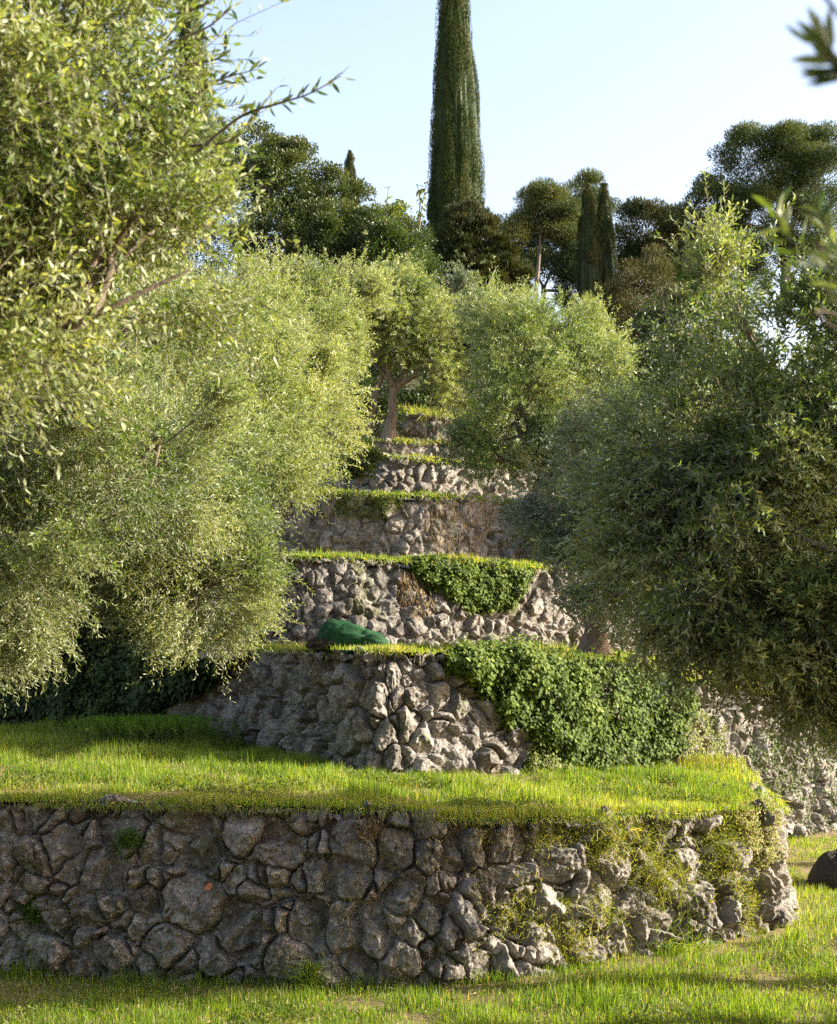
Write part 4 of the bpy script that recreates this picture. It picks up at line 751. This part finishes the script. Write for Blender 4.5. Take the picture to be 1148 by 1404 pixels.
# ------------------------------------------------------------------ small things
def net_bundle():
    c = at(482, 888, 16.75); c[2] = 2.93; root = empty('net_bundle', (c[0], c[1], 2.86), 'dark green harvest net rolled up and tied with cord, lying on a wall', 'net bundle')
    def lump(L, W, H, off, seed, mat, name, dent=.10, tail=.0):
        n1, n2 = 90, 60; A, B = np.meshgrid(np.linspace(-1, 1, n1), np.linspace(0, 2 * math.pi, n2, endpoint=False), indexing='ij')
        pr = (1 - np.abs(A) ** 2.6) ** .62; x = A * L; y = W * pr * np.cos(B); z = H * pr * np.maximum(np.sin(B), -.25)
        z = z * (1 - .28 * A) ; q = np.stack([x * 1.6, np.cos(B) * 1.4, np.sin(B) * 1.4], -1).reshape(-1, 3)
        f = 1 + (.30 * fbm(q, 3, seed) + .32 * np.abs(fbm(q * np.array((1.4, 3.2, 3.2)), 3, seed + 2))).reshape(A.shape); fold = 1 + .12 * np.sin(B * 11 + A * 4 + 3 * f.clip(0, 2) + seed) + .045 * np.sin(B * 27 + A * 7 + 5 * f.clip(0, 2))
        V = np.stack([x, y * f * fold, z * f * fold], -1) + np.array(off) + np.array((c[0], c[1], 2.89)); idx = np.arange(n1 * n2).reshape(n1, n2); j = np.roll(idx, -1, 1)
        mb = MB(); mb.add(V.reshape(-1, 3), np.stack([idx[:-1], j[:-1], j[1:], idx[1:]], -1).reshape(-1, 4), 0, .5, True); return mb.build(name, M[mat], root)
    lump(.38, .17, .27, (-.05, 0, 0), 4, 'net', 'roll'); lump(.22, .15, .16, (.24, -.03, -.0), 9, 'net', 'loose_end'); lump(.24, .13, .10, (-.30, -.04, -.01), 13, 'net_dark', 'dark_end')
    mb = MB(); th = np.linspace(0, math.pi, 24); mb.tube(np.c_[c[0] + .20 + .02 * np.sin(th * 3), c[1] + .145 * np.cos(th), 2.885 + .135 * np.sin(th)], .011, 6)
    mb.tube(np.c_[c[0] + .185 + .015 * np.cos(th * 2), c[1] - .13 - .03 * np.sin(th), 2.99 - .12 * th / 3], .008, 6); mb.build('cord', M['rope'], root)
net_bundle()
def mound():
    n1, n2 = 60, 70; A, B = np.meshgrid(np.linspace(0, 1, n1), np.linspace(0, 2 * math.pi, n2, endpoint=False), indexing='ij'); c = at(1148, 1210, 17.2); c[2] = 0
    q = np.stack([A * np.cos(B) * 3, A * np.sin(B) * 3, 0 * A], -1).reshape(-1, 3); f = fbm(q, 4, 3).reshape(A.shape)
    fold = (.05 * np.sin(B * 19 + A * 6 + 4 * f) + .03 * np.sin(B * 41 + 9 * f)) * A * (1 - A)
    V = np.stack([c[0] + .14 + .5 * A * np.cos(B), c[1] + .5 * A * np.sin(B), .44 * (1 - A ** 2.6) ** .7 * (1 + .3 * f) + fold - .03], -1); idx = np.arange(n1 * n2).reshape(n1, n2); j = np.roll(idx, -1, 1)
    mb = MB(); mb.add(V.reshape(-1, 3), np.stack([idx[:-1], idx[1:], j[1:], j[:-1]], -1).reshape(-1, 4), 0, .5, True); tag(mb.build('net_heap', M['net_dark'], None, c), 'dark heap of folded netting on the grass beyond the wall corner', 'net heap')
mound()
rg = np.random.default_rng(16); q = MB(); P_ = g1(rg.random(60000), rg.random(60000)); x = rg.uniform(-4.5, 6.5, 40000); y = 10.4 + 5 * rg.random(40000) ** 1.6; k = y < 12.05 + np.maximum(0, x - .5) * .6
P_ = np.r_[P_, np.c_[x, y, 0 * x][k]]; cl = fbm(np.c_[P_[:, :2] * 1.7, 0 * P_[:, :1]], 3, 44); k = cl > .22 + .1 * rg.random(len(P_)); P_ = P_[k]; n_ = len(P_); P_[:, 2] += .02 + .07 * rg.random(n_)
q.leaves(P_, unit(rdir(rg, n_) + np.array((0, 0, .5))), unit(np.array((0, 0, 1.)) + .4 * rdir(rg, n_)), .02 + .045 * rg.random(n_) ** 2, .022, 'round', 0, np.clip(.3 + .2 * rg.normal(size=n_), 0, 1), -.2)
tag(q.build('weeds', M['weed']), 'low broad-leaved weeds mixed through the grass', None, None, 'stuff')
rg = np.random.default_rng(15); q = MB(); n_ = 5200; x = rg.uniform(-4.5, 6.5, n_); y = 10.4 + 6 * rg.random(n_) ** 1.6; x, y = x[y < 12.0 + np.maximum(0, x - .5) * .6], y[y < 12.0 + np.maximum(0, x - .5) * .6]
P_ = np.r_[np.c_[x, y, .02 + .05 * rg.random(len(x))], g1(rg.random(5200), rg.random(5200) ** 1.4) + np.array((0, 0, .03))]; q.leaves(P_, unit(rdir(rg, len(P_)) * np.array((1, 1, .3))), unit(np.array((0, 0, 1.)) + .5 * rdir(rg, len(P_))), .05 + .02 * rg.random(len(P_)), .014, 'diamond', 0, rg.random(len(P_)), -.2)
tag(q.build('fallen_leaves', M['dry']), 'fallen brown olive leaves lying in the grass', None, None, 'stuff')
rg = np.random.default_rng(5); q = MB(); c = at(312, 265, 6.0); q.leaves(np.repeat(c[None], 9, 0), unit(np.c_[np.cos(np.arange(9) * .7), -.3 + 0 * np.arange(9), np.sin(np.arange(9) * .7)]), np.repeat(np.array([[0, -1., .2]]), 9, 0), .022, .013, 'round', 0, rg.random(9))
tag(q.build('flower', M['petal'], None, c), 'small blue-violet flower at the edge of the nearest olive foliage', 'flower')
rg = np.random.default_rng(6); q = MB(); c = on1(282, .60) + np.array((0, -.05, 0)); th = np.linspace(0, math.pi, 12)
q.tube(np.c_[c[0] + 0 * th, c[1] - .04 + .07 * th / 3.14, c[2] + 0 * th], [.027] * 12, 18); q.tube(np.c_[c[0] + 0 * th[:2], c[1] - .036 + .01 * th[:2], c[2] + 0 * th[:2]], [.026, .001], 18)
tag(q.build('clay_pipe', M['terracotta'], None, c), 'round orange end of a clay drain pipe in the shaded wall', 'drain pipe')
for o in WALLS: o['kind'] = 'thing'
